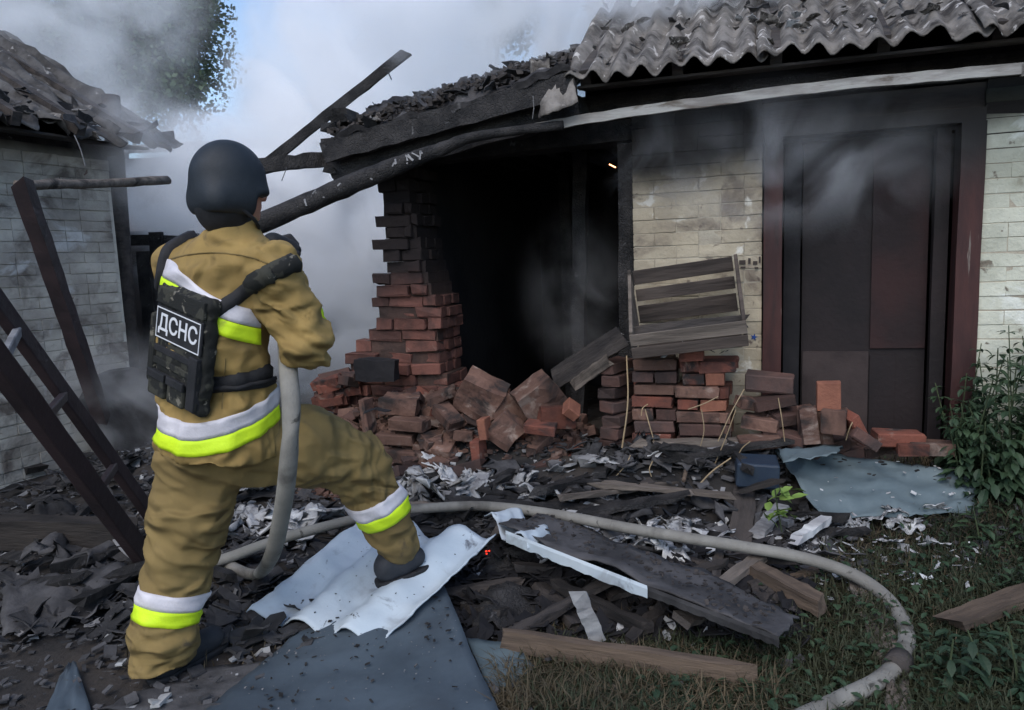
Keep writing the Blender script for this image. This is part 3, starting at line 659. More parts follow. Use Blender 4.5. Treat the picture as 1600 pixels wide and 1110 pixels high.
tag(hs.build('hanging_strip', m_ash, None, LO + ld * .44 + lno * .4 + Vector((0, 0, 2.24))), 'thin pale strip dangling from the outbuilding eave', 'strip')
# round post just beyond the corner
q = P(175, 170, 6.0); q2 = P(203, 560, 6.0)
tag(MB().tube([Vector((q2.x - .02, q2.y, 0)), (q2 + q) / 2, q + Vector((0, 0, .1))], 0.065, 10, .04).build('corner_post', m_charsoft, None, (q2.x, q2.y, 0), True), 'dark round post at the outbuilding corner, half lost in smoke', 'post')

# ------------------------------------------------------------------ structures beyond, in the smoke
fb = empty('far_barn', (-3.6, 9.0, 0), 0, label='pale plastered barn wall showing faintly through the smoke', cat='barn')
MB().box(-1.6, 1.9, 0, 0.3, -0.1, 2.75).build('wall', m_farwall, fb)
MB().box(-1.6, -1.3, 0.31, 4.0, -0.1, 2.75).build('side_wall', m_farwall, fb); MB().box(1.6, 1.9, 0.31, 4.0, -0.1, 2.75).build('side_wall', m_farwall, fb)
corr_obj('roof', m_asb, fb, c00=(-1.9, -.4, 2.78), c10=(2.2, -.4, 2.78), c11=(2.2, 4.2, 3.6), c01=(-1.9, 4.2, 3.6), nw=26, amp=.03, nu_per=6, nv=4, rag=(.01, 0, 0, 0), th=.01)
MB().box(-1.0, 0.1, -.02, -.003, 0, 1.9).build('door', m_soot, fb); MB().box(.5, 1.2, -.02, -.003, 1.0, 1.7).build('window', m_soot, fb)
ds = empty('burnt_lean_to', (-2.95, 6.6, 0), R(-6), label='black burnt lean-to behind the firefighter in the smoke', cat='lean-to')
for k in range(9):
    MB().beam((-.30 + .13 * k, 0, 0), (-.30 + .13 * k + random.uniform(-.03, .03), 0, 1.75 + random.uniform(-.25, .05)), .12, .03, 6, .006, up=(0, 1, 0)).build('board', m_char, ds)
MB().beam((-.45, .05, 1.70), (.95, .05, 1.62), .10, .09, 8, .008).build('beam', m_char, ds)
MB().beam((.85, .05, 0), (.85, .05, 1.6), .10, .09, 8, .008).build('post', m_char, ds)

# ------------------------------------------------------------------ trees
def tree(name, base, h, crown_c, crown_r, n_leaf, label, seed, lump=7, leafs=0.11):
    rd = random.Random(seed); root = empty(name, base, 0, label=label, cat='tree'); bx, by, bz = base
    tb = MB(); pts = catmull([Vector((0, 0, 0)), Vector((rd.uniform(-.2, .2), 0, h * .35)), Vector((rd.uniform(-.3, .3), .1, h * .7)), Vector((0, 0, h * .95))], 4)
    tb.tube(pts, [max(.03, .22 * (1 - i / len(pts))) for i in range(len(pts))], 9, .05).build('trunk', m_bark, root, None, True)
    lumps = []
    for k in range(lump):
        while True:
            q = Vector((rd.uniform(-1, 1), rd.uniform(-1, 1), rd.uniform(-1, 1)))
            if q.length < 1: break
        c = Vector(crown_c) + Vector((q.x * crown_r[0] * .75, q.y * crown_r[1] * .75, q.z * crown_r[2] * .75)); lumps.append((c, rd.uniform(.45, .85) * min(crown_r)))
        MB().tube([pts[len(pts) // 2 + k % 3], (pts[-2] + c) / 2, c], [.07, .05, .02], 6, .05).build('limb', m_bark, root, None, True)
    V = np.zeros((n_leaf * 4, 3), dtype=np.float32)
    rs = np.random.RandomState(seed)
    for i in range(n_leaf):
        c, r_ = lumps[rd.randrange(len(lumps))]; d = Vector(rs.normal(size=3)).normalized(); p = c + d * r_ * (rd.random() ** .45) * (1 + .35 * noise.noise(d * 2.3 + c))
        a = Vector(rs.normal(size=3)).normalized(); b = a.cross(Vector(rs.normal(size=3))).normalized(); s = leafs * rd.uniform(.6, 1.3)
        V[i * 4:i * 4 + 4] = [p - a * s * .5, p + b * s * .3, p + a * s * .5, p - b * s * .3]
    link('crown', np_mesh('crown', V, np.arange(n_leaf * 4).reshape(-1, 4), False), m_treeleaf, root)
    return root
tree('broadleaf_tree', (-6.5, 13.0, 0), 7.0, (0.25, 0, 5.4), (1.35, 1.5, 2.0), 26000, 'dense dark tree rising behind the outbuilding, clearest of the trees', 3, 12, .095)
tree('broadleaf_tree', (-10.2, 16.5, 0), 8.5, (0.3, 0, 6.3), (2.6, 2.0, 2.4), 24000, 'pale hazy tree left of the dense dark one, over the outbuilding roof', 5, 12, .12)
tree('broadleaf_tree', (-0.5, 17.0, 0), 6.4, (0.2, 0, 6.6), (1.1, 1.0, .8), 5000, 'small treetop faintly showing through the smoke above the shed', 8, 5, .13)
tree('broadleaf_tree', (4.0, 17.0, 0), 8.0, (0.0, 0, 6.7), (2.6, 1.6, 1.1), 9000, 'hazy treetop behind the shed ridge', 9, 7, .15)

# ------------------------------------------------------------------ smoke
def smoke(name, c, r, dens, label, nscale=0.7, lo=0.40, hi=0.62, rot=(0, 0, 0), colr=(0.978, 0.986, 0.998), wisp=0.5, seed=0, edge=0.45, base=0.0, aniso=0.1, dist=0.8, stretch=(1, 1, 1)):
    m = bpy.data.materials.new('smoke_' + str(seed)); m.use_nodes = True; nt = m.node_tree; N = nt.nodes; L = nt.links; N.clear()
    out = N.new('ShaderNodeOutputMaterial'); pv = N.new('ShaderNodeVolumePrincipled'); L.new(pv.outputs[0], out.inputs['Volume'])
    pv.inputs['Color'].default_value = (*colr, 1); pv.inputs['Anisotropy'].default_value = aniso
    tc = N.new('ShaderNodeTexCoord')
    ml = N.new('ShaderNodeVectorMath'); ml.operation = 'MULTIPLY'; ml.inputs[1].default_value = (r[0] * stretch[0], r[1] * stretch[1], r[2] * stretch[2]); L.new(tc.outputs['Object'], ml.inputs[0])
    ad = N.new('ShaderNodeVectorMath'); ad.operation = 'ADD'; ad.inputs[1].default_value = (seed * 7.3, seed * 3.1, seed * 1.7); L.new(ml.outputs[0], ad.inputs[0])
    n = N.new('ShaderNodeTexNoise'); n.inputs['Scale'].default_value = nscale; n.inputs['Detail'].default_value = 4; n.inputs['Roughness'].default_value = 0.55
    n.inputs['Distortion'].default_value = dist; L.new(ad.outputs[0], n.inputs['Vector'])
    ln = N.new('ShaderNodeVectorMath'); ln.operation = 'LENGTH'; L.new(tc.outputs['Object'], ln.inputs[0])
    w = N.new('ShaderNodeMath'); w.operation = 'MULTIPLY_ADD'; w.inputs[1].default_value = wisp; L.new(n.outputs['Fac'], w.inputs[0]); L.new(ln.outputs['Value'], w.inputs[2])
    f = N.new('ShaderNodeMapRange'); f.interpolation_type = 'SMOOTHSTEP'; f.inputs['From Min'].default_value = edge + wisp * .5; f.inputs['From Max'].default_value = 1.0 + wisp * .32
    f.inputs['To Min'].default_value = 1; f.inputs['To Max'].default_value = 0; L.new(w.outputs[0], f.inputs['Value'])
    g = N.new('ShaderNodeMapRange'); g.interpolation_type = 'SMOOTHSTEP'; g.inputs['From Min'].default_value = lo; g.inputs['From Max'].default_value = hi; g.inputs['To Min'].default_value = base
    L.new(n.outputs['Fac'], g.inputs['Value'])
    mu = N.new('ShaderNodeMath'); mu.operation = 'MULTIPLY'; L.new(f.outputs[0], mu.inputs[0]); L.new(g.outputs[0], mu.inputs[1])
    m2 = N.new('ShaderNodeMath'); m2.operation = 'MULTIPLY'; m2.inputs[1].default_value = dens; L.new(mu.outputs[0], m2.inputs[0]); L.new(m2.outputs[0], pv.inputs['Density'])
    bm = bmesh.new(); bmesh.ops.create_icosphere(bm, subdivisions=3, radius=1.0); me = bpy.data.meshes.new(name); bm.to_mesh(me); bm.free()
    o = link(name, me, m, None, c); o.scale = r; o.rotation_euler = rot
    return tag(o, label, 'smoke', None, 'stuff')
smoke('smoke', (-1.65, 8.6, 2.4), (1.95, 1.8, 3.9), 7.5, 'thick blue grey smoke plume rising between the two buildings', .95, .43, .60, seed=1, base=0.08, edge=.5, rot=(0, R(10), 0), dist=1.4)
smoke('smoke', (0.3, 12.5, 6.4), (4.2, 2.2, 4.6), 2.2, 'broad pale smoke cloud high behind the burnt shed', .60, .42, .60, seed=2, base=0.12, dist=1.3)
smoke('smoke', (-2.9, 7.3, 2.2), (1.7, 1.0, .95), 6.5, 'smoke drifting off the outbuilding roof', 1.1, .45, .62, seed=3, rot=(0, R(28), 0), dist=1.4)
smoke('smoke', (-3.0, 7.7, 2.0), (1.35, .8, 1.7), 6.5, 'smoke hanging before the far barn and the burnt lean-to', 1.1, .40, .66, seed=10, dist=1.5, edge=.15, wisp=.8)
smoke('smoke', (-1.9, 6.0, 0.95), (1.2, 0.8, 1.6), 5.5, 'low smoke rolling out behind the firefighter', 1.3, .40, .66, seed=4, dist=1.6, edge=.1, wisp=.8)
smoke('smoke', HW((1.45, 0.30, 2.95)), (0.65, 0.55, 0.80), 5.0, 'white smoke puff at the broken end of the corrugated roof', 1.6, .42, .60, seed=5, dist=1.2)
smoke('smoke', HW((2.55, 0.62, 3.10)), (1.5, 0.8, 0.62), 8.5, 'thin smoke crawling over the corrugated roof', 1.8, .46, .62, seed=6, dist=1.3)
smoke('smoke', HW((2.60, -0.30, 1.86)), (1.40, 0.34, 0.62), 4.2, 'blue wisp of smoke under the eave across the door top', 1.7, .40, .70, seed=7, dist=1.8, edge=.05, wisp=.9, colr=(.90, .94, .99))
smoke('smoke', HW((1.30, 0.35, 1.15)), (0.62, 0.5, 0.85), 1.7, 'faint smoke inside the dark opening', 2.0, .40, .70, seed=8, edge=.05, wisp=.8)
smoke('smoke', (-4.3, 7.2, 3.75), (2.2, 1.2, 1.5), 1.7, 'thin smoke rising over the ragged outbuilding roof', .9, .36, .64, seed=9, rot=(0, R(-20), 0), dist=1.4)
smoke('smoke', (-2.6, 4.9, 0.55), (0.8, 0.6, 0.6), 1.2, 'thin low smoke over the ash beside the outbuilding', 1.6, .42, .64, seed=11, dist=1.2)
smoke('smoke', (-2.75, 5.75, 2.35), (.85, .6, .85), 3.2, 'smoke wisp curling over the outbuilding corner', 1.7, .42, .66, seed=13, dist=1.6, edge=.1, wisp=.8)
smoke('smoke', HW((0.35, -0.15, 2.75)), (1.0, 0.5, 0.55), 1.4, 'thin smoke rising from the charred roof', 1.6, .44, .64, seed=12, dist=1.2)

# ------------------------------------------------------------------ things in the yard
def inst(name, me, loc, rot=(0, 0, 0), scale=(1, 1, 1), **k):
    o = bpy.data.objects.new(name, me); col.objects.link(o); o.location = loc; o.rotation_euler = rot; o.scale = scale; return tag(o, **k)
BL_R = variants(BRL, m_redbrick); BL_D = variants(BRL, m_dustbrick); BL_O = variants(BRL, m_orangebrick); BL_C = variants(BRL, m_charbrick)
def brick_px(u, v, off, meshes, yaw=0, tilt=(0, 0), label=None, group=None, scale=(1, 1, 1), name='brick'):
    p = HW(WL(u, v, off)); return inst(name, random.choice(meshes), p, (R(tilt[0]), R(tilt[1]), -A18 + R(yaw)), scale, label=label, cat='brick', group=group)
# ---- brick stack under the crate: two piles, each brick a thing
GL = 'bricks in the left pile of the stack'; GR = 'bricks in the right pile of the stack'
ztop = 0.80; n = 11
for r_ in range(n):
    z = ztop - 0.034 - r_ * 0.0735; dark = r_ in (1, 5) or r_ > 6
    for dpt in range(2):
        for (s, sc_x) in (((1.845, 1.0),) if r_ % 3 != 1 else ((1.782, 0.49), (1.91, 0.50))):
            if r_ == 0 and s > 1.88: continue
            me = random.choice(BL_C if (dark or (sc_x < .6 and s > 1.88)) else (BL_R if random.random() < .6 else BL_D))
            p = HW((s + random.uniform(-.012, .012), -0.245 + 0.124 * dpt, z))
            if r_ == 0 and dpt == 0: lab = 'dusty red brick topmost at the front of the left pile under the crate'; g = None
            else: lab = ('upper ' if r_ < 4 else ('middle ' if r_ < 7 else 'lower ')) + ('sooty' if dark else 'reddish') + ' brick, ' + ('front' if dpt == 0 else 'rear') + ' of the left pile under the crate'; g = lab
            inst('brick', me, p, (random.uniform(-.03, .03), random.uniform(-.03, .03), -A18 + random.uniform(-.10, .10)), (sc_x * random.uniform(.92, 1.03), 1, random.uniform(.95, 1.07)), label=lab, cat='brick', group=g)
ztop = 0.79
for r_ in range(n):
    z = ztop - 0.034 - r_ * 0.0735
    row = {0: ((2.04, .45, 'R'), (2.20, .85, 'R')), 1: ((2.065, .50, 'R'), (2.19, .44, 'O')), 2: ((2.09, 1.0, 'D'), (2.245, .22, 'R')), 3: ((2.04, .5, 'R'), (2.18, .6, 'O'))}.get(r_, ((2.10, 1.0, 'D' if r_ < 5 else 'C'), (2.245, .28, 'C' if r_ > 5 else 'D')))
    for (s, sx, kk) in row:
        for dpt in range(2):
            me = random.choice({'R': BL_R, 'O': BL_O, 'D': BL_D, 'C': BL_C}[kk])
            if kk == 'O' and dpt == 0 and r_ == 1: lab = 'brightest orange brick in the right pile of the stack'; g = None
            else: lab = ('upper ' if r_ < 4 else ('middle ' if r_ < 7 else 'lower ')) + {'R': 'red', 'O': 'orange', 'D': 'dusty', 'C': 'sooty'}[kk] + ' brick, ' + ('front' if dpt == 0 else 'rear') + ' of the right pile under the crate'; g = lab
            inst('brick', me, HW((s + random.uniform(-.01, .01), -0.245 + 0.124 * dpt, z)), (random.uniform(-.03, .03), random.uniform(-.03, .03), -A18 + random.uniform(-.10, .10)), (sx * random.uniform(.94, 1.04), 1, random.uniform(.95, 1.07)), label=lab, cat='brick', group=g)
brick_px(1081, 554, .30, BL_R, 2, (0, 0), 'single red half brick on top of the right pile under the crate', scale=(.55, 1, 1))
for r_ in range(7):
    z = 0.74 - r_ * 0.078
    inst('brick', random.choice(BL_C), HW((1.62 + random.uniform(-.02, .02), -.16 - .01 * r_, z)), (random.uniform(-.08, .08), random.uniform(-.08, .08), -A18 + R(60) + random.uniform(-.3, .3)), label='sooted brick in the leaning pile left of the stack', cat='brick', group='sooted bricks left of the stack')
# ---- bricks right of the stack and below the door
big = [(1203, 597, .24, 'C', -4, (2, 3), (1.05, 1.2, 1.5), 'large sooty block lying beside the door jamb on top of broken bricks'),
       (1294, 619, .40, 'O', 90, (0, 88), (.62, 1, 1), 'clean orange brick end standing upright before the door'),
       (1304, 656, .42, 'D', 80, (0, 4), (.7, 1.0, 1.9), 'grey brown brick block under the upright orange brick'),
       (1262, 664, .42, 'D', 12, (4, 84), (.8, 1, 1.3), 'pale dusty brick standing on end before the door'),
       (1283, 668, .36, 'D', 20, (0, 80), (.9, 1, 1), 'brown brick standing behind the pale dusty one'),
       (1336, 668, .42, 'R', 30, (10, 60), (.7, 1, .8), 'pinkish pointed brick piece leaning before the door'),
       (1350, 684, .46, 'C', 10, (0, 35), (.6, 1, .9), 'dark brick piece below the pinkish leaning one'),
       (1402, 684, .34, 'R', 12, (4, 3), (.95, 1, 1.1), 'rough red brick lying flat below the right door jamb'),
       (1455, 699, .36, 'D', -2, (0, 0), (.85, 1, 1), 'orange brown brick at the far right of the door sill row'),
       (1424, 700, .38, 'R', 4, (0, 0), (.6, 1, .95), 'red brick wedged between two flat bricks below the door'),
       (1190, 660, .34, 'D', -12, (4, 6), (.8, 1, 1.0), 'brown brick in the jumble left of the door'),
       (1186, 690, .40, 'D', 8, (4, -6), (.9, 1, 1.0), 'lower brown brick in the jumble left of the door'),
       (1208, 628, .30, 'C', 14, (0, -10), (.9, 1, 1), 'sooty brick just beneath the large block'),
       (1172, 630, .30, 'D', 24, (5, 10), (.6, 1, .9), 'small dusty brick piece left of the large block'),
       (1228, 682, .36, 'C', -20, (0, 12), (.9, 1, 1), 'dark brick low in the jumble left of the door')]
mm = {'R': BL_R, 'O': BL_O, 'D': BL_D, 'C': BL_C}
for (u, v, off, k, yaw, t, s, lab) in big: brick_px(u, v, off, mm[k], yaw, t, lab, scale=s)
for (u, v) in ((1215, 655), (1238, 650), (1255, 690), (1310, 690), (1375, 694), (1165, 700), (1210, 700), (1340, 705), (1290, 700)):
    brick_px(u, v, .22 + random.uniform(-.04, .1), BL_C, random.uniform(-40, 40), (random.uniform(-12, 12), random.uniform(-15, 15)), 'blackened brick half buried at the foot of the door', 'blackened bricks at the foot of the door')
# ---- rubble heap by the opening: large chunks then loose bricks
def chunk(u, v, off, w, h, d, m, rot, lab):
    bm = bmesh.new(); bmesh.ops.create_cube(bm, size=1.0); bmesh.ops.subdivide_edges(bm, edges=bm.edges[:], cuts=3, use_grid_fill=True)
    sd = random.random() * 50
    for vv in bm.verts:
        c = vv.co.copy(); q = Vector((c.x * w, c.y * d, c.z * h)); c2 = c.normalized() * .62
        q = q.lerp(Vector((c2.x * w, c2.y * d, c2.z * h)), .07); nn = noise.noise_vector(q * 9 + Vector((sd, 0, 0))); vv.co = q + nn * 0.019
    me = bpy.data.meshes.new('chunk'); bm.to_mesh(me); bm.free(); me.materials.append(m)
    return inst('brick_chunk', me, HW(WL(u, v, off)), (R(rot[0]), R(rot[1]), R(rot[2])), label=lab, cat='masonry chunk')
chunk(752, 620, .28, .27, .25, .17, m_dustbrick, (20, 28, -10), 'largest broken masonry chunk atop the left of the rubble heap')
chunk(795, 640, .22, .22, .18, .16, m_dustbrick, (-10, 20, 10), 'masonry chunk beside the largest one on the heap')
chunk(843, 622, .30, .25, .22, .17, m_dustbrick, (14, -34, 8), 'square dusty masonry chunk on the right of the rubble heap')
chunk(868, 650, .32, .22, .12, .16, m_redbrick, (0, 8, 8), 'reddish masonry chunk at the right end of the rubble heap')
chunk(790, 672, .42, .17, .18, .12, m_dustbrick, (10, 42, 0), 'dusty masonry chunk tipped on a corner below the two large ones')
chunk(625, 632, .34, .24, .10, .16, m_dustbrick, (4, 6, -6), 'crumbling pale brown masonry piece at the left of the heap')
for (u, v, off, k, yaw, t, s, lab) in [
    (845, 668, .46, 'R', 6, (8, 6), (.75, 1, .85), 'flat red brick under the right-hand masonry chunks'),
    (757, 669, .50, 'O', 4, (0, 84), (.5, 1, .8), 'small orange brick end standing in the middle of the heap'),
    (893, 640, .40, 'O', 30, (30, 40), (.35, 1, .9), 'small bright red brick corner at the heap right tip'),
    (748, 706, .50, 'R', 0, (0, 86), (.6, 1, 1), 'red brick end standing low in the middle of the heap'),
    (640, 662, .44, 'D', -3, (4, 3), (1, 1, 1.05), 'pale brown brick lying across the left of the heap'),
    (620, 685, .44, 'D', 2, (2, 2), (1.05, 1, 1), 'brown brick third from the bottom at the left of the heap'),
    (630, 712, .46, 'D', -5, (0, 2), (.95, 1, 1.25), 'thick brown brick at the foot of the heap behind the knee'),
    (575, 650, .42, 'D', 0, (0, 84), (.95, 1, .7), 'narrow pale brick standing on end at the heap left edge'),
    (675, 690, .44, 'D', 14, (0, -6), (.6, 1, .9), 'small brown brick right of the stacked ones on the heap'),
    (690, 618, .34, 'D', 24, (6, -22), (.8, 1, .8), 'pinkish brick tilted up at the heap centre left'),
    (700, 650, .40, 'D', -30, (8, 30), (.8, 1, 1.2), 'rough brick slanting in the centre left of the heap')]:
    brick_px(u, v, off, mm[k], yaw, t, lab, scale=s)
for k in range(110):
    s = random.uniform(-.42, 1.34); off = random.uniform(-.15, .62); z = heap(s, off) + random.uniform(.015, .11) * (1 if off > 0 else .5)
    if s < -.1: z += .03
    kk = random.choice('DDDDDRCC' if off < .45 else 'DCC')
    if off > .5 and s > .6: kk = 'C'
    lb3 = {'C': 'blackened', 'R': 'reddish', 'D': 'dusty'}[kk] + ' brick ' + ('low' if off > .3 else 'high') + ' in the rubble heap, ' + ('towards the pillar' if s < .3 else ('mid heap' if s < .85 else 'towards the opening'))
    inst('brick', random.choice(mm[kk]), HW((s, -off, z)), (random.uniform(-.6, .6), random.uniform(-.6, .6), random.uniform(0, 6.28)), (random.choice((.5, .7, 1, 1)),) + (1, 1), label=lb3, cat='brick', group=lb3)
for k in range(26):
    z = .40 + random.uniform(0, .24); s = pil_left(z) + random.uniform(-.07, .10)
    inst('brick', random.choice(mm[random.choice('RRC')]), HW((s, -random.uniform(.02, .16), z + .02)), (random.uniform(-.3, .3), random.uniform(-.3, .3), random.uniform(-.6, .2)), (random.choice((.5, .7, .9)), 1, 1), label='loose red brick at the crumbled foot of the left pillar', cat='brick', group='loose bricks at the pillar foot')
chunk(590, 578, .22, .26, .14, .16, m_soot, (0, 4, 0), 'black sooty lump lying on the crumbled bricks left of the pillar')
# ---- charred planks by the opening
def bm_px(name, p0, p1, w, h, m, label, cat='plank', n=10, j=0.004, endj=0.05, up=(0, 0, 1), group=None, taper=1.0):
    return th_beam(name, p0, p1, w, h, m, label, cat, n, j, group, endj, taper, up)
bm_px('plank', HW(WL(868, 592, .12)), HW(WL(968, 528, .30)), .03, .13, m_charsoft, 'dark plank slanting up from the rubble to the leaning brick pile')
bm_px('plank', HW(WL(900, 600, .20)), HW(WL(955, 560, .30)), .02, .07, m_greywood, 'short brown board lying along the dark slanting plank')
# ---- crate
cr_o = HW((2.045, -0.29, 0.965)); cr = empty('wooden_crate', cr_o, -A18 + R(3), label='open slatted wooden crate tilted on top of the brick stack', cat='crate')
cr.rotation_euler = (R(9), R(-6.5), -A18 + R(2))
def cb(name, x0, x1, y0, y1, z0, z1, j=.0015):
    o = MB().box(x0, x1, y0, y1, z0, z1, j).build(name, m_cratewood, cr); return bevel_mod(o, .002)
Wc = .31
for (z0, z1) in ((.035, .140), (.168, .238), (.268, .350)): cb('back_slat', -Wc + .03, Wc - .03, .16, .172, z0, z1)
cb('front_slat', -Wc + .0, Wc + .0, -.185, -.172, -.01, .058).data.materials[0] = m_greywood; cb('front_slat', -Wc, Wc, -.188, -.174, -.078, -.018)
for s in (-1, 1):
    o = MB().add([(s * Wc, -.17, -.05), (s * (Wc - .02), -.17, -.05), (s * (Wc - .02), .175, -.05), (s * Wc, .175, -.05), (s * Wc, -.17, .07), (s * (Wc - .02), -.17, .07), (s * (Wc - .02), .175, .36), (s * Wc, .175, .36)],
                 [(0, 1, 2, 3), (7, 6, 5, 4), (0, 4, 5, 1), (1, 5, 6, 2), (2, 6, 7, 3), (3, 7, 4, 0)]).build('end_board', m_greywood if s < 0 else m_cratewood, cr); bevel_mod(o, .002)
for k in range(5): cb('base_slat', -Wc + .03, Wc - .03, -.165 + .066 * k, -.105 + .066 * k, -.05, -.038)
for k in range(34):
    u = random.uniform(955, 1170); o_ = bpy.data.objects.new('ash_flake', random.choice(SH_D if random.random() < .7 else SH_P)); col.objects.link(o_)
    s = random.uniform(.03, .12); o_.scale = (s, s, s); o_.location = HW(WL(u, random.uniform(530, 552) - (10 if u < 985 else 0), random.uniform(.18, .33))); o_.rotation_euler = (random.uniform(-.5, .5), random.uniform(-.5, .5), random.uniform(0, 6))
    tag(o_, 'small burnt flake on the brick stack just under the crate', 'flake', 'burnt flakes under the crate')
bm_px('plank', HW(WL(1036, 556, .40)), HW(WL(1062, 536, .36)), .05, .014, m_ash, 'short grey splinter poking out under the crate', n=3)
bm_px('plank', HW(WL(990, 520, .37)), HW(WL(1160, 503, .37)), .03, .075, m_charsoft, 'dark bent board under the crate front', n=8)

# ---- big metal sheet on the right, blue box
def sheet(name, px, m, label, nw=0, amp=0, nv=16, nu=16, rag=(.01, .01, .01, .01), rough=.02, seed=0, th=.004, cat='metal sheet', sag=0.0, nu_per=8, ns=3.0):
    """px: four (u, v, z) corners; waves run along first edge"""
    c = [G(u, v, z) for u, v, z in px]; base = (c[0] + c[1] + c[2] + c[3]) / 4
    if nw == 0: V, F = corr_patch(c[0] - base, c[1] - base, c[2] - base, c[3] - base, nu / 6.0, 0.0, 6, nv, rag, th, seed, sag, rough, ns)
    else: V, F = corr_patch(c[0] - base, c[1] - base, c[2] - base, c[3] - base, nw, amp, nu_per, nv, rag, th, seed, sag, rough, ns)
    o = link(name, mesh(name, V, F, True), m, None, base); return tag(o, label, cat)
sheet('metal_sheet', ((1285, 812, .10), (1522, 800, .10), (1526, 738, .24), (1208, 698, .33)), m_bluesheet, 'large dull blue grey metal sheet lying before the door', rag=(.03, .008, .008, .01), rough=.034, seed=61, nu=26, nv=18)
sheet('metal_sheet', ((1222, 722, .34), (1310, 708, .39), (1320, 694, .36), (1214, 700, .36)), m_bluesheet, 'folded corner of metal standing at the back of the large blue sheet', rag=(.05, .05, .05, .05), rough=.03, seed=62, nu=10, nv=6)
bb = MB().box(-.105, .105, -.09, .09, -.065, .065, .003).build('dark_blue_box', M('dark_blue_paint', (0.018, 0.030, 0.052), (0.028, 0.042, 0.062), scale=5, bump=.2, rough=.5), None)
bb.location = HW(WL(1182, 736, .62)); bb.rotation_euler = (R(4), R(2), -A18 + R(4)); bevel_mod(bb, .012, 2); tag(bb, 'dark blue box wedged left of the large metal sheet', 'box')
bx = bm_px('plank', G(1150, 770, .18), G(1212, 752, .26), .05, .02, m_charsoft, 'black board leaning against the dark blue box', n=4)
# ---- sheet under the boot
ws = sheet('corrugated_sheet', ((378, 962, .04), (600, 1000, .07), (778, 832, .27), (560, 812, .19)), m_sheetwhite, 'pale corrugated roofing sheet under the firefighter front boot', nw=3.0, amp=.030, nv=30, rag=(.05, .02, .09, .10), rough=.022, seed=71, th=.007, cat='roofing sheet', nu_per=10, ns=2.4)
rid = sheet('ridge_sheet', ((770, 815, .27), (1216, 994, .21), (1262, 962, .13), (860, 800, .16)), m_darkshard, 'long dark ridge sheet with a pale folded front edge', nv=8, nu=60, rag=(.02, .02, .05, .05), rough=.03, seed=75, th=.007, cat='roofing sheet')
rl = rid.location.copy()
def strip(p0, p1, h, m, name, n=24, j=.004):
    V = []; F = []; a = Vector(p0); b = Vector(p1)
    for i in range(n + 1):
        p = a.lerp(b, i / n) - rl; d = random.uniform(-j, j)
        V += [p + Vector((.0, -.014, .008)), p + Vector((0, -.020, -.004)), p + Vector((0, -.017 + d * .3, -h + d)), p + Vector((0, -.011, -h + d)), p + Vector((0, -.012, -.002))]
    for i in range(n):
        for k in range(5): q = i * 5; F.append((q + k, q + (k + 1) % 5, q + 5 + (k + 1) % 5, q + 5 + k))
    return link(name, mesh(name, V, F), m, rid)
strip(G(790, 830, .275), G(1010, 916, .252), .040, m_sheetwhite, 'folded_edge', 30, .0035); strip(G(1011, 917, .25), G(1214, 995, .215), .025, m_darkshard, 'lower_edge')
sheet('corrugated_sheet', ((756, 806, .27), (826, 856, .25), (862, 838, .22), (800, 798, .20)), m_sheetwhite, 'small pale scalloped sheet end at the top of the ridge sheet', nw=1.5, amp=.03, nv=8, rag=(.1, .05, .05, .05), rough=.02, seed=77, cat='roofing sheet', nu_per=10)
# flat metal sheets at the bottom
sheet('metal_sheet', ((300, 1125, .03), (785, 1125, .05), (690, 905, .12), (470, 985, .03)), m_bluegrey, 'smooth dark blue metal sheet at the bottom below the corrugated one', rag=(.005, .006, .008, .008), rough=.014, seed=81, nu=26, nv=22)
sheet('metal_sheet', ((772, 1092, .02), (838, 1042, .03), (800, 1004, .05), (728, 996, .04)), m_bluesheet, 'lighter metal corner sticking out right of the dark blue sheet', rag=(.01, .01, .02, .01), rough=.010, seed=83, nu=8, nv=8)
sheet('metal_sheet', ((60, 1130, .02), (150, 1130, .02), (118, 1032, .05), (104, 1036, .06)), m_bluegrey, 'pointed grey blue metal scrap at the bottom left corner', rag=(.03, .03, .03, .03), rough=.02, seed=84, nu=8, nv=8)
sheet('metal_sheet', ((150, 1108, .02), (420, 1122, .02), (600, 1010, .03), (300, 1045, .02)), m_darkshard, 'dark ash covered sheet under the blue one beside the rear boot', rag=(.02, .03, .03, .03), rough=.02, seed=85, nu=14, nv=8)
sheet('corrugated_sheet', ((0, 1000, .03), (150, 960, .05), (200, 880, .10), (0, 905, .08)), m_darkshard, 'dark broken sheet lying at the left edge before the ladder foot', rag=(.05, .05, .1, .05), rough=.05, seed=87, nu=14, nv=8, cat='roofing sheet')
# dark curved sheets in the hollow under the ridge sheet
for (px, lab, sd_) in ((((742, 905, .02), (900, 880, .06), (905, 845, .10), (770, 860, .12)), 'dark curled sheet lying in the hollow under the ridge sheet', 91),
                       (((735, 985, .03), (850, 1000, .02), (900, 930, .04), (760, 915, .08)), 'curved sooty sheet at the bottom of the hollow', 92)):
    sheet('curled_sheet', px, m_char, lab, nw=1.0, amp=.035, nv=10, rag=(.08, .05, .1, .05), rough=.03, seed=sd_, cat='roofing sheet', nu_per=14)
def dust_on(px, n, m, smin, smax, name, label, lift=.012):
    c = [G(u, v, z) for u, v, z in px]; mb = MB()
    for _ in range(n):
        a_, b_2 = random.uniform(.03, .97), random.uniform(.03, .97); p = c[0].lerp(c[1], a_).lerp(c[3].lerp(c[2], a_), b_2) + Vector((0, 0, lift)); bit(mb, p, random.uniform(smin, smax))
    tag(mb.build(name, m, None, (0, 3, 0)), label, 'litter', None, 'stuff')
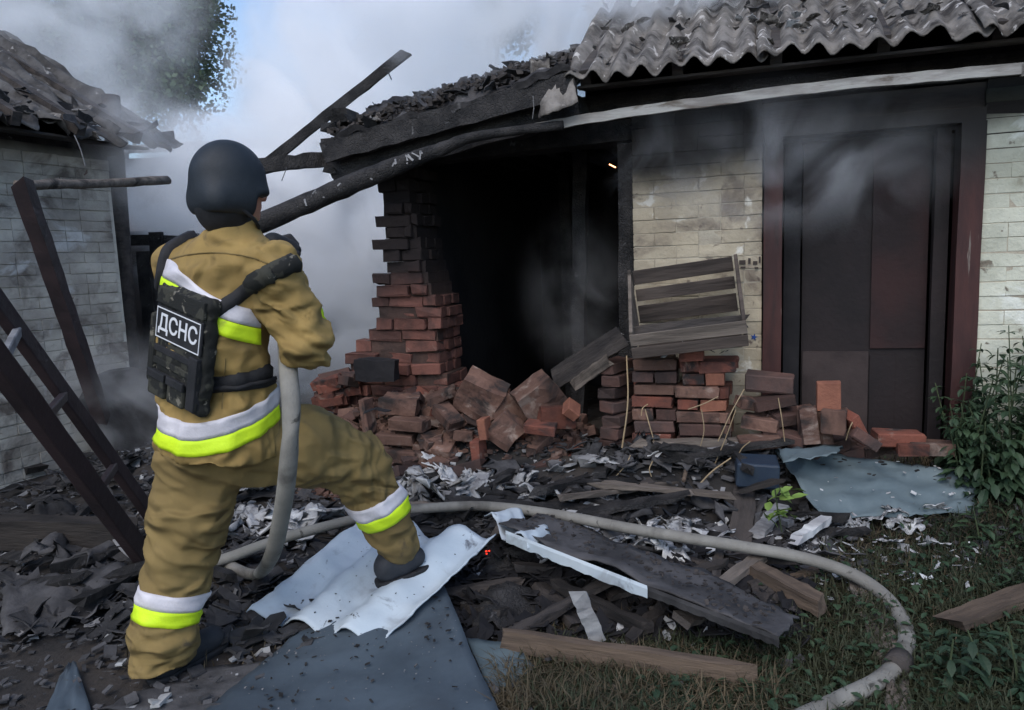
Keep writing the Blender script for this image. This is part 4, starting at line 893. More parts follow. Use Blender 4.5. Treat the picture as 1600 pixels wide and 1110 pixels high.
def bit(mb, p, s):
    a = random.uniform(0, 3.14); d1 = Vector((math.cos(a), math.sin(a), random.uniform(-.4, .4))) * s; d2 = Vector((-math.sin(a), math.cos(a), random.uniform(-.4, .4))) * s * random.uniform(.3, .9)
    t = Vector((0, 0, s * .35)); q = [p - d1 - d2 * .6, p + d1 * .8 - d2, p + d1 + d2 * .7, p - d1 * .7 + d2]
    mb.add(q + [w + t for w in q], [(4, 5, 6, 7), (0, 1, 5, 4), (1, 2, 6, 5), (2, 3, 7, 6), (3, 0, 4, 7)])
dust_on(((775, 812, .27), (1216, 994, .22), (1262, 962, .14), (860, 800, .17)), 260, m_charsoft, .003, .012, 'ridge_char', 'char bits lying on the dark ridge sheet', .008)
dust_on(((1285, 812, .10), (1522, 800, .10), (1526, 738, .24), (1208, 698, .33)), 22, m_shard, .003, .014, 'sheet_flakes', 'pale flakes lying on the large metal sheet', .022)
dust_on(((1300, 765, .20), (1500, 760, .20), (1500, 725, .28), (1230, 705, .33)), 26, m_char, .004, .018, 'sheet_char', 'char bits lying on the large metal sheet', .022)
dust_on(((378, 962, .04), (600, 1000, .07), (778, 832, .27), (560, 812, .19)), 60, m_char, .0012, .005, 'boot_sheet_char', 'small char bits on the pale sheet under the boot', .022)
dust_on(((300, 1125, .03), (785, 1125, .05), (690, 905, .12), (470, 985, .03)), 130, m_ash, .001, .003, 'blue_sheet_ash', 'ash specks on the dark blue metal sheet', .010)
dust_on(((300, 1125, .03), (785, 1125, .05), (690, 905, .12), (470, 985, .03)), 90, m_char, .002, .010, 'blue_sheet_char', 'char bits on the dark blue metal sheet', .010)
# ---- planks on the ground (label each)
for (a, b, w, h, m, lab, z) in (
    ((800, 1002), (1165, 1056), .03, .075, m_wood, 'long brown plank lying flat in front of the ridge sheet', .07),
    ((905, 1015), (972, 1125), .075, .02, m_greywood, 'grey board running out of the frame bottom under the long plank', .02),
    ((1172, 888), (1288, 948), .07, .06, m_wood, 'short squared timber pointing towards the grass', .09),
    ((1112, 925), (1192, 868), .055, .03, m_greywood, 'grey slat crossing the end of the squared timber', .10),
    ((1232, 905), (1300, 880), .03, .02, m_wood, 'thin brown lath right of the squared timber', .05),
    ((1040, 905), (1130, 880), .04, .02, m_charsoft, 'charred slat beside the ridge sheet', .12),
    ((1480, 975), (1660, 908), .09, .035, m_wood, 'split weathered plank coming in from the right edge', .08),
    ((1495, 990), (1560, 955), .03, .03, m_wood, 'pale splinter broken off the split plank', .03),
    ((940, 755), (1140, 775), .05, .02, m_greywood, 'thin board with a pale edge below the brick stack', .20),
    ((0, 832), (215, 838), .10, .16, m_charsoft, 'thick sooty beam lying at the left behind the ladder', .10),
    ((0, 720), (60, 735), .12, .05, m_charsoft, 'short dark plank by the outbuilding wall', .08),
    ((860, 730), (905, 712), .08, .05, m_ash, 'ash grey burnt board below the rubble heap', .20),
    ((918, 725), (962, 702), .10, .06, m_ash, 'stubby ash grey board end left of the stack', .24),
    ((895, 805), (945, 782), .09, .02, m_shard, 'flat pale board piece behind the hose', .14),
    ((1080, 770), (930, 758), .03, .02, m_greywood, 'thin slat lying over the debris below the stack', .22),
    ((1240, 845), (1290, 812), .05, .03, m_shard, 'ash white board end behind the hose near the green leaves', .12)):
    bm_px('plank', G(*a, z), G(*b, z), w, h, m, lab, up=(0, 0, 1))
th = HW(WL(1060, 700, .3))
sheet('rotten_board', ((1322, 905, .05), (1370, 905, .05), (1425, 1020, .04), (1372, 1040, .04)), m_greywood, 'rotten bark board lying inside the hose loop', rag=(.05, .1, .1, .1), rough=.02, seed=95, th=.02, nu=8, nv=8, cat='board')
sheet('brown_tile', ((1188, 950, .04), (1250, 965, .03), (1240, 905, .06), (1195, 908, .06)), m_dustbrick, 'brown broken slab under the squared timber', rag=(.05, .1, .1, .1), rough=.015, seed=96, th=.02, nu=8, nv=8, cat='slab')
sheet('rotten_board', ((1378, 1125, .02), (1430, 1125, .02), (1420, 1060, .04), (1385, 1065, .04)), m_greywood, 'grey board end below the hose loop', rag=(.05, .1, .1, .1), rough=.02, seed=97, th=.02, nu=8, nv=8, cat='board')
bs = P(905, 942, 2.85); bm_px('shard_board', G(908, 938, .22), G(938, 1012, .03), .055, .012, m_shard, 'upright pale shard leaning in the hollow behind the long plank', 'shard', up=(0, -1, .3))

# ---- fire hose
def gz(x, y, e=0.03): return hgt(x, y) + e
hp_ = [P(440, 440, 2.56), P(446, 510, 2.46), P(451, 585, 2.30), P(455, 640, 2.24), P(451, 720, 2.24), P(441, 800, 2.34), P(424, 870, 2.58)]
for (u, v, z) in ((400, 898, .06), (365, 888, .05), (335, 864, .05), (300, 848, .06), (272, 852, .05), (268, 874, .05), (300, 886, .06), (350, 874, .09), (440, 842, .12), (540, 815, .15), (600, 801, .17), (650, 796, .18), (750, 791, .18), (860, 803, .19),
                  (1000, 829, .19), (1150, 853, .16), (1250, 871, .13), (1330, 897, .09), (1385, 935, .06), (1415, 985, .05), (1408, 1028, .045), (1375, 1062, .04), (1320, 1090, .04), (1255, 1120, .04), (1150, 1165, .04)): hp_.append(G(u, v, z))
hb = G(650, 796, 0)
hose = MB().tube(catmull(hp_, 7), .029, 14, .0, .85).build('fire_hose', m_hose, None, hb, True)
tag(hose, 'grey canvas fire hose looping from the firefighter across the yard', 'hose')
nz = MB(); a_ = P(440, 440, 2.56); n0 = P(438, 418, 2.64); n1 = P(448, 380, 2.95); nz.tube([a_, a_.lerp(n0, .5), n0, n0.lerp(n1, .2), n0.lerp(n1, .55), n0.lerp(n1, .6), n1], [.030, .034, .027, .036, .022, .030, .014], 12)
nz.v = [v - hb for v in nz.v]; nz.build('nozzle', m_steel, hose, None, True)
cp = MB(); q = G(1408, 1030, .05); q2 = G(1398, 1044, .05); cp.tube([q, q2], .040, 12); cp.v = [v - hb for v in cp.v]; cp.build('dirty_wrap', m_charsoft, hose, None, True)
thn = MB().tube(catmull([G(165, 800, .10), G(175, 835, .10), G(195, 862, .08), G(222, 882, .06)], 6), .012, 8, 0, .6).build('thin_cable', m_ash, None, G(190, 860, .08), True)
tag(thn, 'thin pale curved cable at the ladder foot', 'cable')

# ---- ladder at the left
ldr = empty('ladder', G(235, 860, 0), 0, label='dark painted wooden ladder leaning at the left edge', cat='ladder')
a0 = P(-140, 285, 2.6); a1 = P(243, 815, 3.72); b0 = P(-130, 395, 2.15); b1 = P(222, 868, 3.25)
lb_ = ldr.location.copy()
for (p, q, w, h) in ((a0, a1, .045, .075), (b0, b1, .055, .085)):
    m_ = MB().beam(p - lb_, q - lb_, w, h, 8, .002, up=(0, -1, .3)); o = m_.build('rail', m_ladder, ldr); bevel_mod(o, .006, 2)
def onl(p, q, u):      # point of a rail at photo column u
    lo, hi = 0.0, 1.0
    for _ in range(40):
        t = (lo + hi) / 2; w = p.lerp(q, t) - EYE; uu = 800 + FPX * w.dot(crt) / w.dot(fwd)
        if uu < u: lo = t
        else: hi = t
    return p.lerp(q, t)
for (ua, ub) in ((28, 0), (101, 66), (180, 150), (-60, -85)):
    p = onl(a0, a1, ua); q = onl(b0, b1, ub); o = MB().beam(p - lb_, q - lb_, .028, .04, 3, .001).build('rung', m_ladder if ua != 28 else m_ash, ldr); bevel_mod(o, .004)
# ---- pole frame before the outbuilding
pf = MB().tube(catmull([P(28, 290, 4.1), P(90, 288, 4.4), P(150, 287, 4.7), P(262, 282, 5.3)], 4), [.029] * 13, 9, .16).build('horizontal_pole', m_greywood, None, P(28, 290, 4.1), True)
tag(pf, 'pale horizontal pole reaching from the outbuilding into the smoke', 'pole')
po = bm_px('leaning_post', P(33, 283, 4.05), P(158, 650, 4.75), .085, .07, m_ladder, 'dark brown post leaning before the outbuilding wall', 'post', up=(0, -1, 0), n=14, j=.004)
# ---- round burnt drum in the debris
def drum():
    root = empty('burnt_drum', (-2.50, 4.75, .05), R(20), label='round blackened drum lying on its side behind the firefighter', cat='drum'); root.rotation_euler = (R(80), R(8), R(28))
    mb = MB(); n = 28; V = []; F = []
    prof = [(0, -.30), (.30, -.30), (.325, -.31), (.325, -.29), (.31, -.27), (.30, -.1), (.315, -.08), (.30, -.06), (.295, .1), (.31, .12), (.295, .14), (.30, .28), (.32, .30), (.30, .29), (.27, .26), (0, .25)]
    for (r_, z) in prof:
        for k in range(n):
            a = 2 * math.pi * k / n; d = 1 + .06 * noise.noise(Vector((math.cos(a) * 2, math.sin(a) * 2, z * 4))); V.append((r_ * d * math.cos(a), r_ * d * math.sin(a), z))
    for i in range(len(prof) - 1):
        for k in range(n): F.append((i * n + k, i * n + (k + 1) % n, (i + 1) * n + (k + 1) % n, (i + 1) * n + k))
    link('shell', mesh('drum', V, F, True), m_darkshard, root); return root
dr = drum(); dr.location = G(205, 700, .05) + Vector((0, 0, .30))
dr.scale = (1, 1, 1)
tag(inst('charred_lump', shard_mesh(True), P(588, 640, 4.3), (0, 0, 0), (.2, .2, .2)), 'small charred flake left of the rubble heap', 'flake'); bpy.data.objects['charred_lump'].data.materials.append(m_soot)

crumb = MB()
for k in range(1500):
    s = random.uniform(-.5, 1.4); off = random.uniform(-.1, .8); z = heap(s, off) + random.uniform(.0, .13) * (1 if off < .5 else .3); q = HW((s, -off, z)); r_ = random.uniform(.006, .022)
    crumb.box(q.x - r_, q.x + r_, q.y - r_, q.y + r_, q.z - r_ * .7, q.z + r_ * .7, r_ * .5)
tag(crumb.build('brick_crumbs', m_dustbrick, None, (0, 0, 0)), 'brick crumbs over the rubble heap', 'rubble', None, 'stuff')
# curled torn shards of roofing
SHC = []
for k in range(8):
    w_ = random.uniform(.7, 1.0); l_ = random.uniform(.35, .7); V, F = corr_patch((-w_ / 2, -l_ / 2, 0), (w_ / 2, -l_ / 2, random.uniform(-.1, .1)), (w_ / 2 * random.uniform(.4, 1), l_ / 2, random.uniform(-.1, .1)), (-w_ / 2 * random.uniform(.4, 1), l_ / 2, 0), random.choice((1, 1.5, 2)), random.choice((.03, .06, .08)), 8, 6, (.5, .4, .5, .4), .022, 200 + k, 0, .08, 4.5)
    SHC.append(mesh('curled_shard', V, F, True))
SH_C = variants(SHC, m_shard); SH_CD = variants(SHC, m_darkshard)
# ---- debris: pale shards, dark shards, charred sticks
def in_px(u, v):
    return True
def scatter(n, us, vs, fn):
    for _ in range(n):
        u = random.uniform(*us); v = random.uniform(*vs); z = .03
        for _k in range(3): p = G(u, v, z); z = hgt(p.x, p.y)
        fn(p, u, v)
def shard_at(meshes, label, group, smin, smax, tilt=.5, lift=.02, name='roof_shard'):
    def f(p, u, v):
        s = random.uniform(smin, smax); q_ = (s - smin) / (smax - smin); sz_ = 'small ' if q_ < .35 else ('large ' if q_ > .7 else '')
        inst(name, random.choice(meshes), p + Vector((0, 0, lift + random.uniform(0, .04))), (random.uniform(-tilt, tilt), random.uniform(-tilt, tilt), random.uniform(0, 6.28)), (s, s, s * random.uniform(.7, 1.2)), label=(sz_ + label).replace('small small', 'very small'), cat='shard', group=sz_ + group)
    return f
scatter(46, (630, 1010), (735, 792), shard_at(SH_C, 'pale roof shard in the burnt litter behind the hose', 'pale shards behind the hose', .14, .42, .6, .05))
scatter(16, (640, 900), (715, 760), shard_at(SH_P, 'pale shard at the foot of the rubble heap', 'pale shards at the heap foot', .05, .18, .7, .02))
scatter(24, (900, 1330), (770, 860), shard_at(SH_C, 'pale roof shard on the dark litter below the brick stack', 'pale shards below the stack', .10, .28, .6, .04))
scatter(20, (330, 520), (715, 850), shard_at(SH_C, 'pale shard showing between the firefighter legs', 'pale shards between the legs', .26, .60, .30, .06))
scatter(14, (850, 1060), (830, 885), shard_at(SH_C, 'pale curved shard between hose and ridge sheet', 'pale shards by the ridge sheet', .16, .36, .4, .06))
scatter(14, (1060, 1300), (855, 950), shard_at(SH_P, 'small white fragment near the squared timber', 'white fragments by the squared timber', .04, .12, .5))
scatter(16, (1290, 1530), (800, 880), shard_at(SH_C, 'small pale fragment below the large metal sheet', 'pale fragments below the metal sheet', .08, .2, .6, .04))
scatter(12, (860, 1180), (960, 1020), shard_at(SH_P, 'pale flake in the hollow behind the long plank', 'pale flakes behind the long plank', .04, .13, .9))
scatter(24, (0, 330), (680, 1000), shard_at(SH_P, 'greyish shard in the ash around the ladder foot', 'grey shards around the ladder foot', .04, .17, .5))
scatter(16, (600, 1230), (725, 850), shard_at(SH_CD, 'broad sooty curled sheet piece in the litter before the shed', 'broad sooty sheet pieces', .45, .80, .35, .06))
scatter(10, (20, 560), (700, 900), shard_at(SH_CD, 'broad sooty curled sheet piece among the ash at the left', 'broad sooty sheet pieces at the left', .40, .75, .3, .05))
scatter(14, (640, 1080), (740, 800), shard_at(SH_C, 'broad pale torn sheet piece behind the hose', 'broad pale torn pieces', .32, .55, .5, .07))
scatter(54, (560, 1350), (710, 870), shard_at(SH_CD, 'sooty roof shard in the burnt litter', 'sooty shards in the litter', .10, .40, .6))
scatter(30, (0, 560), (660, 900), shard_at(SH_D, 'sooty shard among the ash at the left', 'sooty shards at the left', .10, .42, .6))
def joined(n, us, vs, m, smin, smax, name, label, tilt=.6):
    mb = MB()
    def f(p, u, v):
        me = random.choice(SHARDS); s = random.uniform(smin, smax); Mx = Matrix.Translation(p + Vector((0, 0, random.uniform(.01, .05)))) @ Matrix.Rotation(random.uniform(0, 6.28), 4, 'Z') @ Matrix.Rotation(random.uniform(-tilt, tilt), 4, 'X') @ Matrix.Rotation(random.uniform(-tilt, tilt), 4, 'Y') @ Matrix.Scale(s, 4)
        mb.add([Mx @ v_.co for v_ in me.vertices], [tuple(p_.vertices) for p_ in me.polygons])
    scatter(n, us, vs, f); tag(mb.build(name, m, None, (0, 3.5, 0)), label, 'litter', None, 'stuff')
SH_K = variants(SHARDS, m_soot); SHC_K = variants(SHC, m_soot)
joined(700, (690, 1250), (850, 1010), m_soot, .06, .24, 'hollow_shade_char', 'char blackened for the shade of the hollow under the ridge sheet')  # char litter; the dark of the hollow is put into its colour
scatter(22, (700, 1240), (880, 1000), shard_at(SHC_K, 'sooty shard blackened for the shade of the hollow', 'sooty shards in the hollow', .10, .40, .6))  # shards coloured soot-black to deepen the shade in the hollow
SLM = []
for k in range(6):
    a = MB().beam((-.5, 0, 0), (.5, random.uniform(-.04, .04), 0), random.uniform(.04, .09), random.uniform(.02, .05), 7, .008, endj=.05); SLM.append(mesh('slat', a.v, a.f))
SL_C = variants(SLM, m_char); SL_G = variants(SLM, m_ash); SL_S = variants(SLM, m_charsoft)
def stick(meshes, label, group, lo, hi):
    def f(p, u, v):
        s = random.uniform(lo, hi); ln_ = 'long ' if s > (lo + hi) / 2 else 'short '; inst('charred_stick', random.choice(meshes), p + Vector((0, 0, .03 + random.uniform(0, .05))), (random.uniform(-.3, .3), random.uniform(-.25, .25), random.uniform(0, 6.28)), (s, .8, .8), label=ln_ + label, cat='stick', group=ln_ + group)
    return f
scatter(80, (600, 1330), (715, 860), stick(SL_C, 'charred stick in the litter before the shed', 'charred sticks before the shed', .15, .55))
scatter(14, (640, 1250), (720, 840), stick(SL_G, 'ash grey stick in the litter before the shed', 'ash grey sticks before the shed', .12, .36))
scatter(26, (0, 420), (690, 960), stick(SL_C, 'charred stick in the ash at the left', 'charred sticks at the left', .15, .6))
def plk(p, u, v):
    l = random.uniform(.45, 1.0); a_ = random.choice((random.uniform(-.5, .5), random.uniform(2.4, 3.6), random.uniform(.8, 1.6))); d_ = Vector((math.cos(a_), math.sin(a_), random.uniform(-.12, .22))) * l / 2; c_p = p + Vector((0, 0, random.uniform(.05, .14)))
    th_beam('charred_plank', c_p - d_, c_p + d_, random.uniform(.05, .11), random.uniform(.018, .04), random.choice((m_char, m_char, m_charsoft, m_greywood)), ('long' if l > .72 else 'short') + ' charred plank lying in the burnt heap before the shed', 'plank', 8, .006, ('long' if l > .72 else 'short') + ' charred planks in the heap', .06)
scatter(22, (640, 1200), (715, 850), plk)
scatter(18, (730, 1240), (890, 1010), stick(SL_S, 'sooty stick in the hollow under the ridge sheet', 'sooty sticks in the hollow', .15, .5))
joined(420, (600, 1340), (715, 880), m_shard, .03, .12, 'small_pale_litter', 'small pale roof crumbs before the shed')
joined(900, (560, 1340), (705, 900), m_darkshard, .06, .26, 'small_dark_litter', 'small sooty roof crumbs before the shed')
joined(700, (0, 560), (650, 1010), m_darkshard, .05, .26, 'small_dark_litter', 'small sooty roof crumbs at the left')
joined(260, (0, 520), (650, 1000), m_ash, .02, .10, 'small_pale_litter', 'small pale roof crumbs at the left')
joined(140, (1200, 1540), (790, 930), m_shard, .02, .07, 'small_pale_litter', 'small pale roof crumbs by the large metal sheet')
fine = MB(); fineP = MB()
def bit(mb, p, s):
    a = random.uniform(0, 3.14); d1 = Vector((math.cos(a), math.sin(a), random.uniform(-.4, .4))) * s; d2 = Vector((-math.sin(a), math.cos(a), random.uniform(-.4, .4))) * s * random.uniform(.3, .9)
    t = Vector((0, 0, s * .35)); q = [p - d1 - d2 * .6, p + d1 * .8 - d2, p + d1 + d2 * .7, p - d1 * .7 + d2]
    mb.add(q + [w + t for w in q], [(4, 5, 6, 7), (0, 1, 5, 4), (1, 2, 6, 5), (2, 3, 7, 6), (3, 0, 4, 7)])
for k in range(9000):
    x = random.uniform(-3.2, 2.6); y = random.uniform(1.7, 5.6); s_, of_ = loc_h(x, y)
    if of_ < .05 and s_ > .4: continue
    if x > 1.0 and y < 2.9: continue
    p = Vector((x, y, hgt(x, y) + random.uniform(.0, .03)))
    bit(fineP if random.random() < .09 else fine, p, random.uniform(.004, .020) if random.random() < .8 else random.uniform(.015, .035))
joined(60, (200, 780), (1000, 1110), m_ash, .006, .018, 'sheet_crumbs', 'ash crumbs lying on the flat metal sheets')
tag(fine.build('burnt_litter', m_darkshard, None, (0, 3.5, 0)), 'fine black burnt litter covering the yard', 'litter', None, 'stuff')
tag(fineP.build('pale_crumbs', m_shard, None, (0, 3.5, 0)), 'fine pale crumbs of roofing in the litter', 'litter', None, 'stuff')
for (u, v, z, s) in ((760, 866, .10, .004),):
    for k in range(3):
        p = G(u + random.uniform(-6, 6), v + random.uniform(-5, 5), z)
        tag(MB().box(-s, s, -s * .6, s * .6, -s * .6, s * .6, s * .3).build('ember', m_ember, None, None), 'red glowing ember in the hollow beside the pale sheet', 'ember', 'embers in the hollow').location = p
sp = MB().beam((0, 0, 0), Vector(HW(WL(962, 262, .5))) - HW(WL(952, 257, .5)), .006, .006, 1).build('spark', m_spark, None); sp.location = HW(WL(952, 257, .5)); tag(sp, 'orange spark flying before the dark opening', 'spark')
# water droplets falling before the pillar
for k in range(0):
    u = random.choice((600, 632, 650, 665, 690, 700, 712, 722, 740, 750)) + random.uniform(-5, 5); v = random.uniform(440, 530); p = HW(WL(u, v, .35))
    o = MB().tube([Vector((0, 0, 0)), Vector((.001, 0, -.012)), Vector((.001, 0, -.05)), Vector((.002, 0, -.075))], [.001, .0022, .0022, .0006], 5).build('water_trickle', m_white, None); o.location = p
    tag(o, 'thin trickle of hose water falling before the pillar', 'water', 'trickles of water before the pillar')

# ---- straws, leaves, nettles, grass
for k, (u0, v0, u1, v1, off) in enumerate(((972, 700, 979, 556, .46), (1092, 758, 1142, 716, .62), (1122, 690, 1163, 608, .42), (1022, 690, 1008, 640, .40), (1092, 706, 1096, 640, .42), (1115, 730, 1150, 640, .5), (1018, 745, 1020, 720, .6), (962, 745, 985, 712, .6), (1150, 720, 1172, 690, .5), (1226, 690, 1216, 622, .45), (1002, 650, 1012, 632, .4), (1075, 640, 1122, 620, .40), (1332, 660, 1322, 688, .55))):
    a = HW(WL(u0, v0, off + .05)); b = HW(WL(u1, v1, off)); md = (a + b) / 2 + Vector((random.uniform(-.02, .02), -.02, random.uniform(0, .02)))
    lab = {0: 'tallest yellow straw stalk standing before the left pile of the stack', 1: 'thick pale straw lying slanted before the stack foot'}.get(k, 'dry straw stalk standing before the brick stack')
    o = MB().tube(catmull([a, md, b], 4), .0045 if k < 2 else .003, 5, .1).build('straw_stalk', m_straw, None, a); tag(o, lab, 'straw', None if k < 2 else 'straw stalks before the stack')
bt = MB().tube([G(1068, 752, .22), G(1072, 735, .25)], .010, 7).build('wood_peg', m_wood, None, G(1070, 742, .22)); tag(bt, 'short light wooden peg upright in the litter below the stack', 'peg')
def leaf_mesh(l, w, fold=.25, curl=.3, n=5):
    V = []; F = []
    for i in range(n + 1):
        t = i / n; ww = w * math.sin(math.pi * min(.98, t * .92 + .06)) * (1 if i % 2 else .86); z = -curl * l * t * t
        V += [(-ww, l * t, z + fold * ww), (0, l * t, z), (ww, l * t, z + fold * ww)]
    for i in range(n):
        q = i * 3; F += [(q, q + 1, q + 4, q + 3), (q + 1, q + 2, q + 5, q + 4)]
    return V, F
def add_leaf(mb, p, rz, pitch, l, w):
    V, F = leaf_mesh(l, w); Mx = Matrix.Translation(p) @ Matrix.Rotation(rz, 4, 'Z') @ Matrix.Rotation(pitch, 4, 'X'); mb.add([Mx @ Vector(v) for v in V], F)
gp = empty('green_sprig', G(1222, 812, .16), 0, label='bright yellow green leafy sprig in the debris by the metal sheet', cat='plant')
for k in range(22):
    V, F = leaf_mesh(random.uniform(.05, .085), random.uniform(.017, .025)); o = link('leaf', mesh('leaf', V, F, True), m_brightleaf, gp)
    o.location = (random.uniform(-.07, .05), random.uniform(-.02, .03), random.uniform(.0, .13)); o.rotation_euler = (random.uniform(-.4, .9), random.uniform(-.6, .6), random.uniform(-2.6, 2.6))
MB().tube([(0, 0, -.06), (-.02, 0, .04), (-.03, .01, .14)], .004, 5).build('stem', m_stem, gp)
def nettle(base, h, lean, label, group, seed):
    rd = random.Random(seed); root = empty('nettle_plant', base, rd.uniform(0, 6), label=label, cat='plant', group=group)
    tip = Vector((lean[0], lean[1], h)); pts = catmull([Vector((0, 0, 0)), Vector((lean[0] * .2, lean[1] * .2, h * .4)), tip], 6)
    MB().tube(pts, [.006 * (1 - .6 * i / len(pts)) for i in range(len(pts))], 6).build('stem', m_stem, root)
    fo = MB(); n = int(h / .026)
    for i in range(n):
        t = .08 + .92 * i / n; p = pts[min(len(pts) - 1, int(t * (len(pts) - 1)))].lerp(pts[min(len(pts) - 1, int(t * (len(pts) - 1)) + 1)], .5)
        for s in range(3):
            a = rd.uniform(0, 6.28); l = (.078 - .035 * t) * rd.uniform(.6, 1.3)
            br = Vector((math.cos(a), math.sin(a), .3)) * rd.uniform(0, .09) * (1 - t * .7)
            add_leaf(fo, p + br, a - math.pi / 2, rd.uniform(-.7, .35), l, l * .27)
    o = fo.build('foliage', m_leaf, root); o['kind'] = 'stuff'; return root
nettle(HW((3.82, -.16, .05)), 1.12, (.06, .0), 'tallest nettle plant, its tip highest against the white wall', None, 1)
nettle(HW((4.02, -.20, .05)), .92, (.05, .02), 'second tall nettle near the frame edge by the wall', None, 2)
for k in range(95):
    s = random.uniform(3.38, 4.5); off = random.uniform(.10, .95 if s > 3.7 else .5); hh = random.uniform(.58, .98) * (1 - .45 * sst(.2, .9, off)) * (1 - .3 * sst(3.65, 3.4, s))
    b = HW((s, -off, 0)); b.z = hgt(b.x, b.y) - .01
    nettle(b, hh * random.uniform(.8, 1.1), (random.uniform(-.12, .1), random.uniform(-.1, .1)), 'dark green nettle in the thicket right of the door', 'nettles in the thicket right of the door', 10 + k)
for k, (u, v) in enumerate(((1560, 780), (1590, 840), (1530, 860), (1585, 1010), (1540, 1080), (1480, 1085), (1590, 1090), (1610, 950))):
    b = G(u, v, 0); nettle(b, random.uniform(.10, .22), (random.uniform(-.1, .1), random.uniform(-.1, .1)), 'low dark weed in the grass at the lower right', 'low weeds at the lower right', 90 + k)
def grass(n, us, vs, m, hlo, hhi, label, name, flat=.4, w=.0035, dens=None):
    V = []; F = []
    for _ in range(n):
        u = random.uniform(*us); v = random.uniform(*vs); p = G(u, v, 0)
        if dens and random.random() > dens(u, v): continue
        p.z = hgt(p.x, p.y) - .005; h = random.uniform(hlo, hhi); a = random.uniform(0, 6.28); lean = random.uniform(0, flat) + .15
        d = Vector((math.cos(a) * lean, math.sin(a) * lean, 1)).normalized() * h; sd_ = Vector((-math.sin(a), math.cos(a), 0)) * w * random.uniform(.6, 1.4)
        mid = p + d * .55 + Vector((0, 0, h * .08)); tip = p + d + Vector((math.cos(a), math.sin(a), -.5)) * h * lean * .4; b0_ = len(V)
        V += [p - sd_, p + sd_, mid + sd_ * .8, mid - sd_ * .8, tip]; F += [(b0_, b0_ + 1, b0_ + 2, b0_ + 3), (b0_ + 3, b0_ + 2, b0_ + 4)]
    o = link(name, mesh(name, V, F), m, None, (0, 0, 0)); return tag(o, label, 'grass', None, 'stuff')
def dg(u, v): return sst(1180, 1400, u + (v - 900) * 1.0) if v < 1010 else sst(760, 900, u)
grass(36000, (800, 1700), (760, 1150), m_grass, .03, .105, 'short dull green grass at the lower right', 'grass', .9, .003, dens=lambda u, v: dg(u, v) * .9)
grass(5000, (780, 1220), (1035, 1150), m_drygrass, .04, .14, 'tangled dry straw at the bottom of the yard', 'dry_straw', 2.6, .0024)
grass(9000, (760, 1650), (800, 1150), m_drygrass, .02, .09, 'matted dry grass and stalks around the yard edge', 'dry_grass', 2.4, .0022, dens=lambda u, v: .25 + .75 * sst(1500, 1000, u) if v > 1010 else dg(u, v + 60))
wd = MB()
for k in range(5200):
    u = random.uniform(1000, 1680); v = random.uniform(760, 1140)
    if random.random() > dg(u, v) * (.5 + .5 * noise.noise(Vector((u * .012, v * .02, 0)))) : continue
    p = G(u, v, 0); p.z = hgt(p.x, p.y) + random.uniform(.01, .07); l = random.uniform(.015, .045); add_leaf(wd, p, random.uniform(0, 6.28), random.uniform(-.5, .7), l, l * random.uniform(.25, .4))
tag(wd.build('ground_weeds', m_leaf, None, (0, 0, 0)), 'low leafy weeds creeping through the grass at the right', 'weeds', None, 'stuff')
grass(2200, (1280, 1620), (760, 900), m_drygrass, .03, .12, 'dry stalks below the metal sheet', 'dry_stalks', 2.6, .0025)
grass(500, (180, 480), (870, 1060), m_drygrass, .02, .07, 'few dry stalks around the rear boot', 'dry_stalks', 2.4, .002)

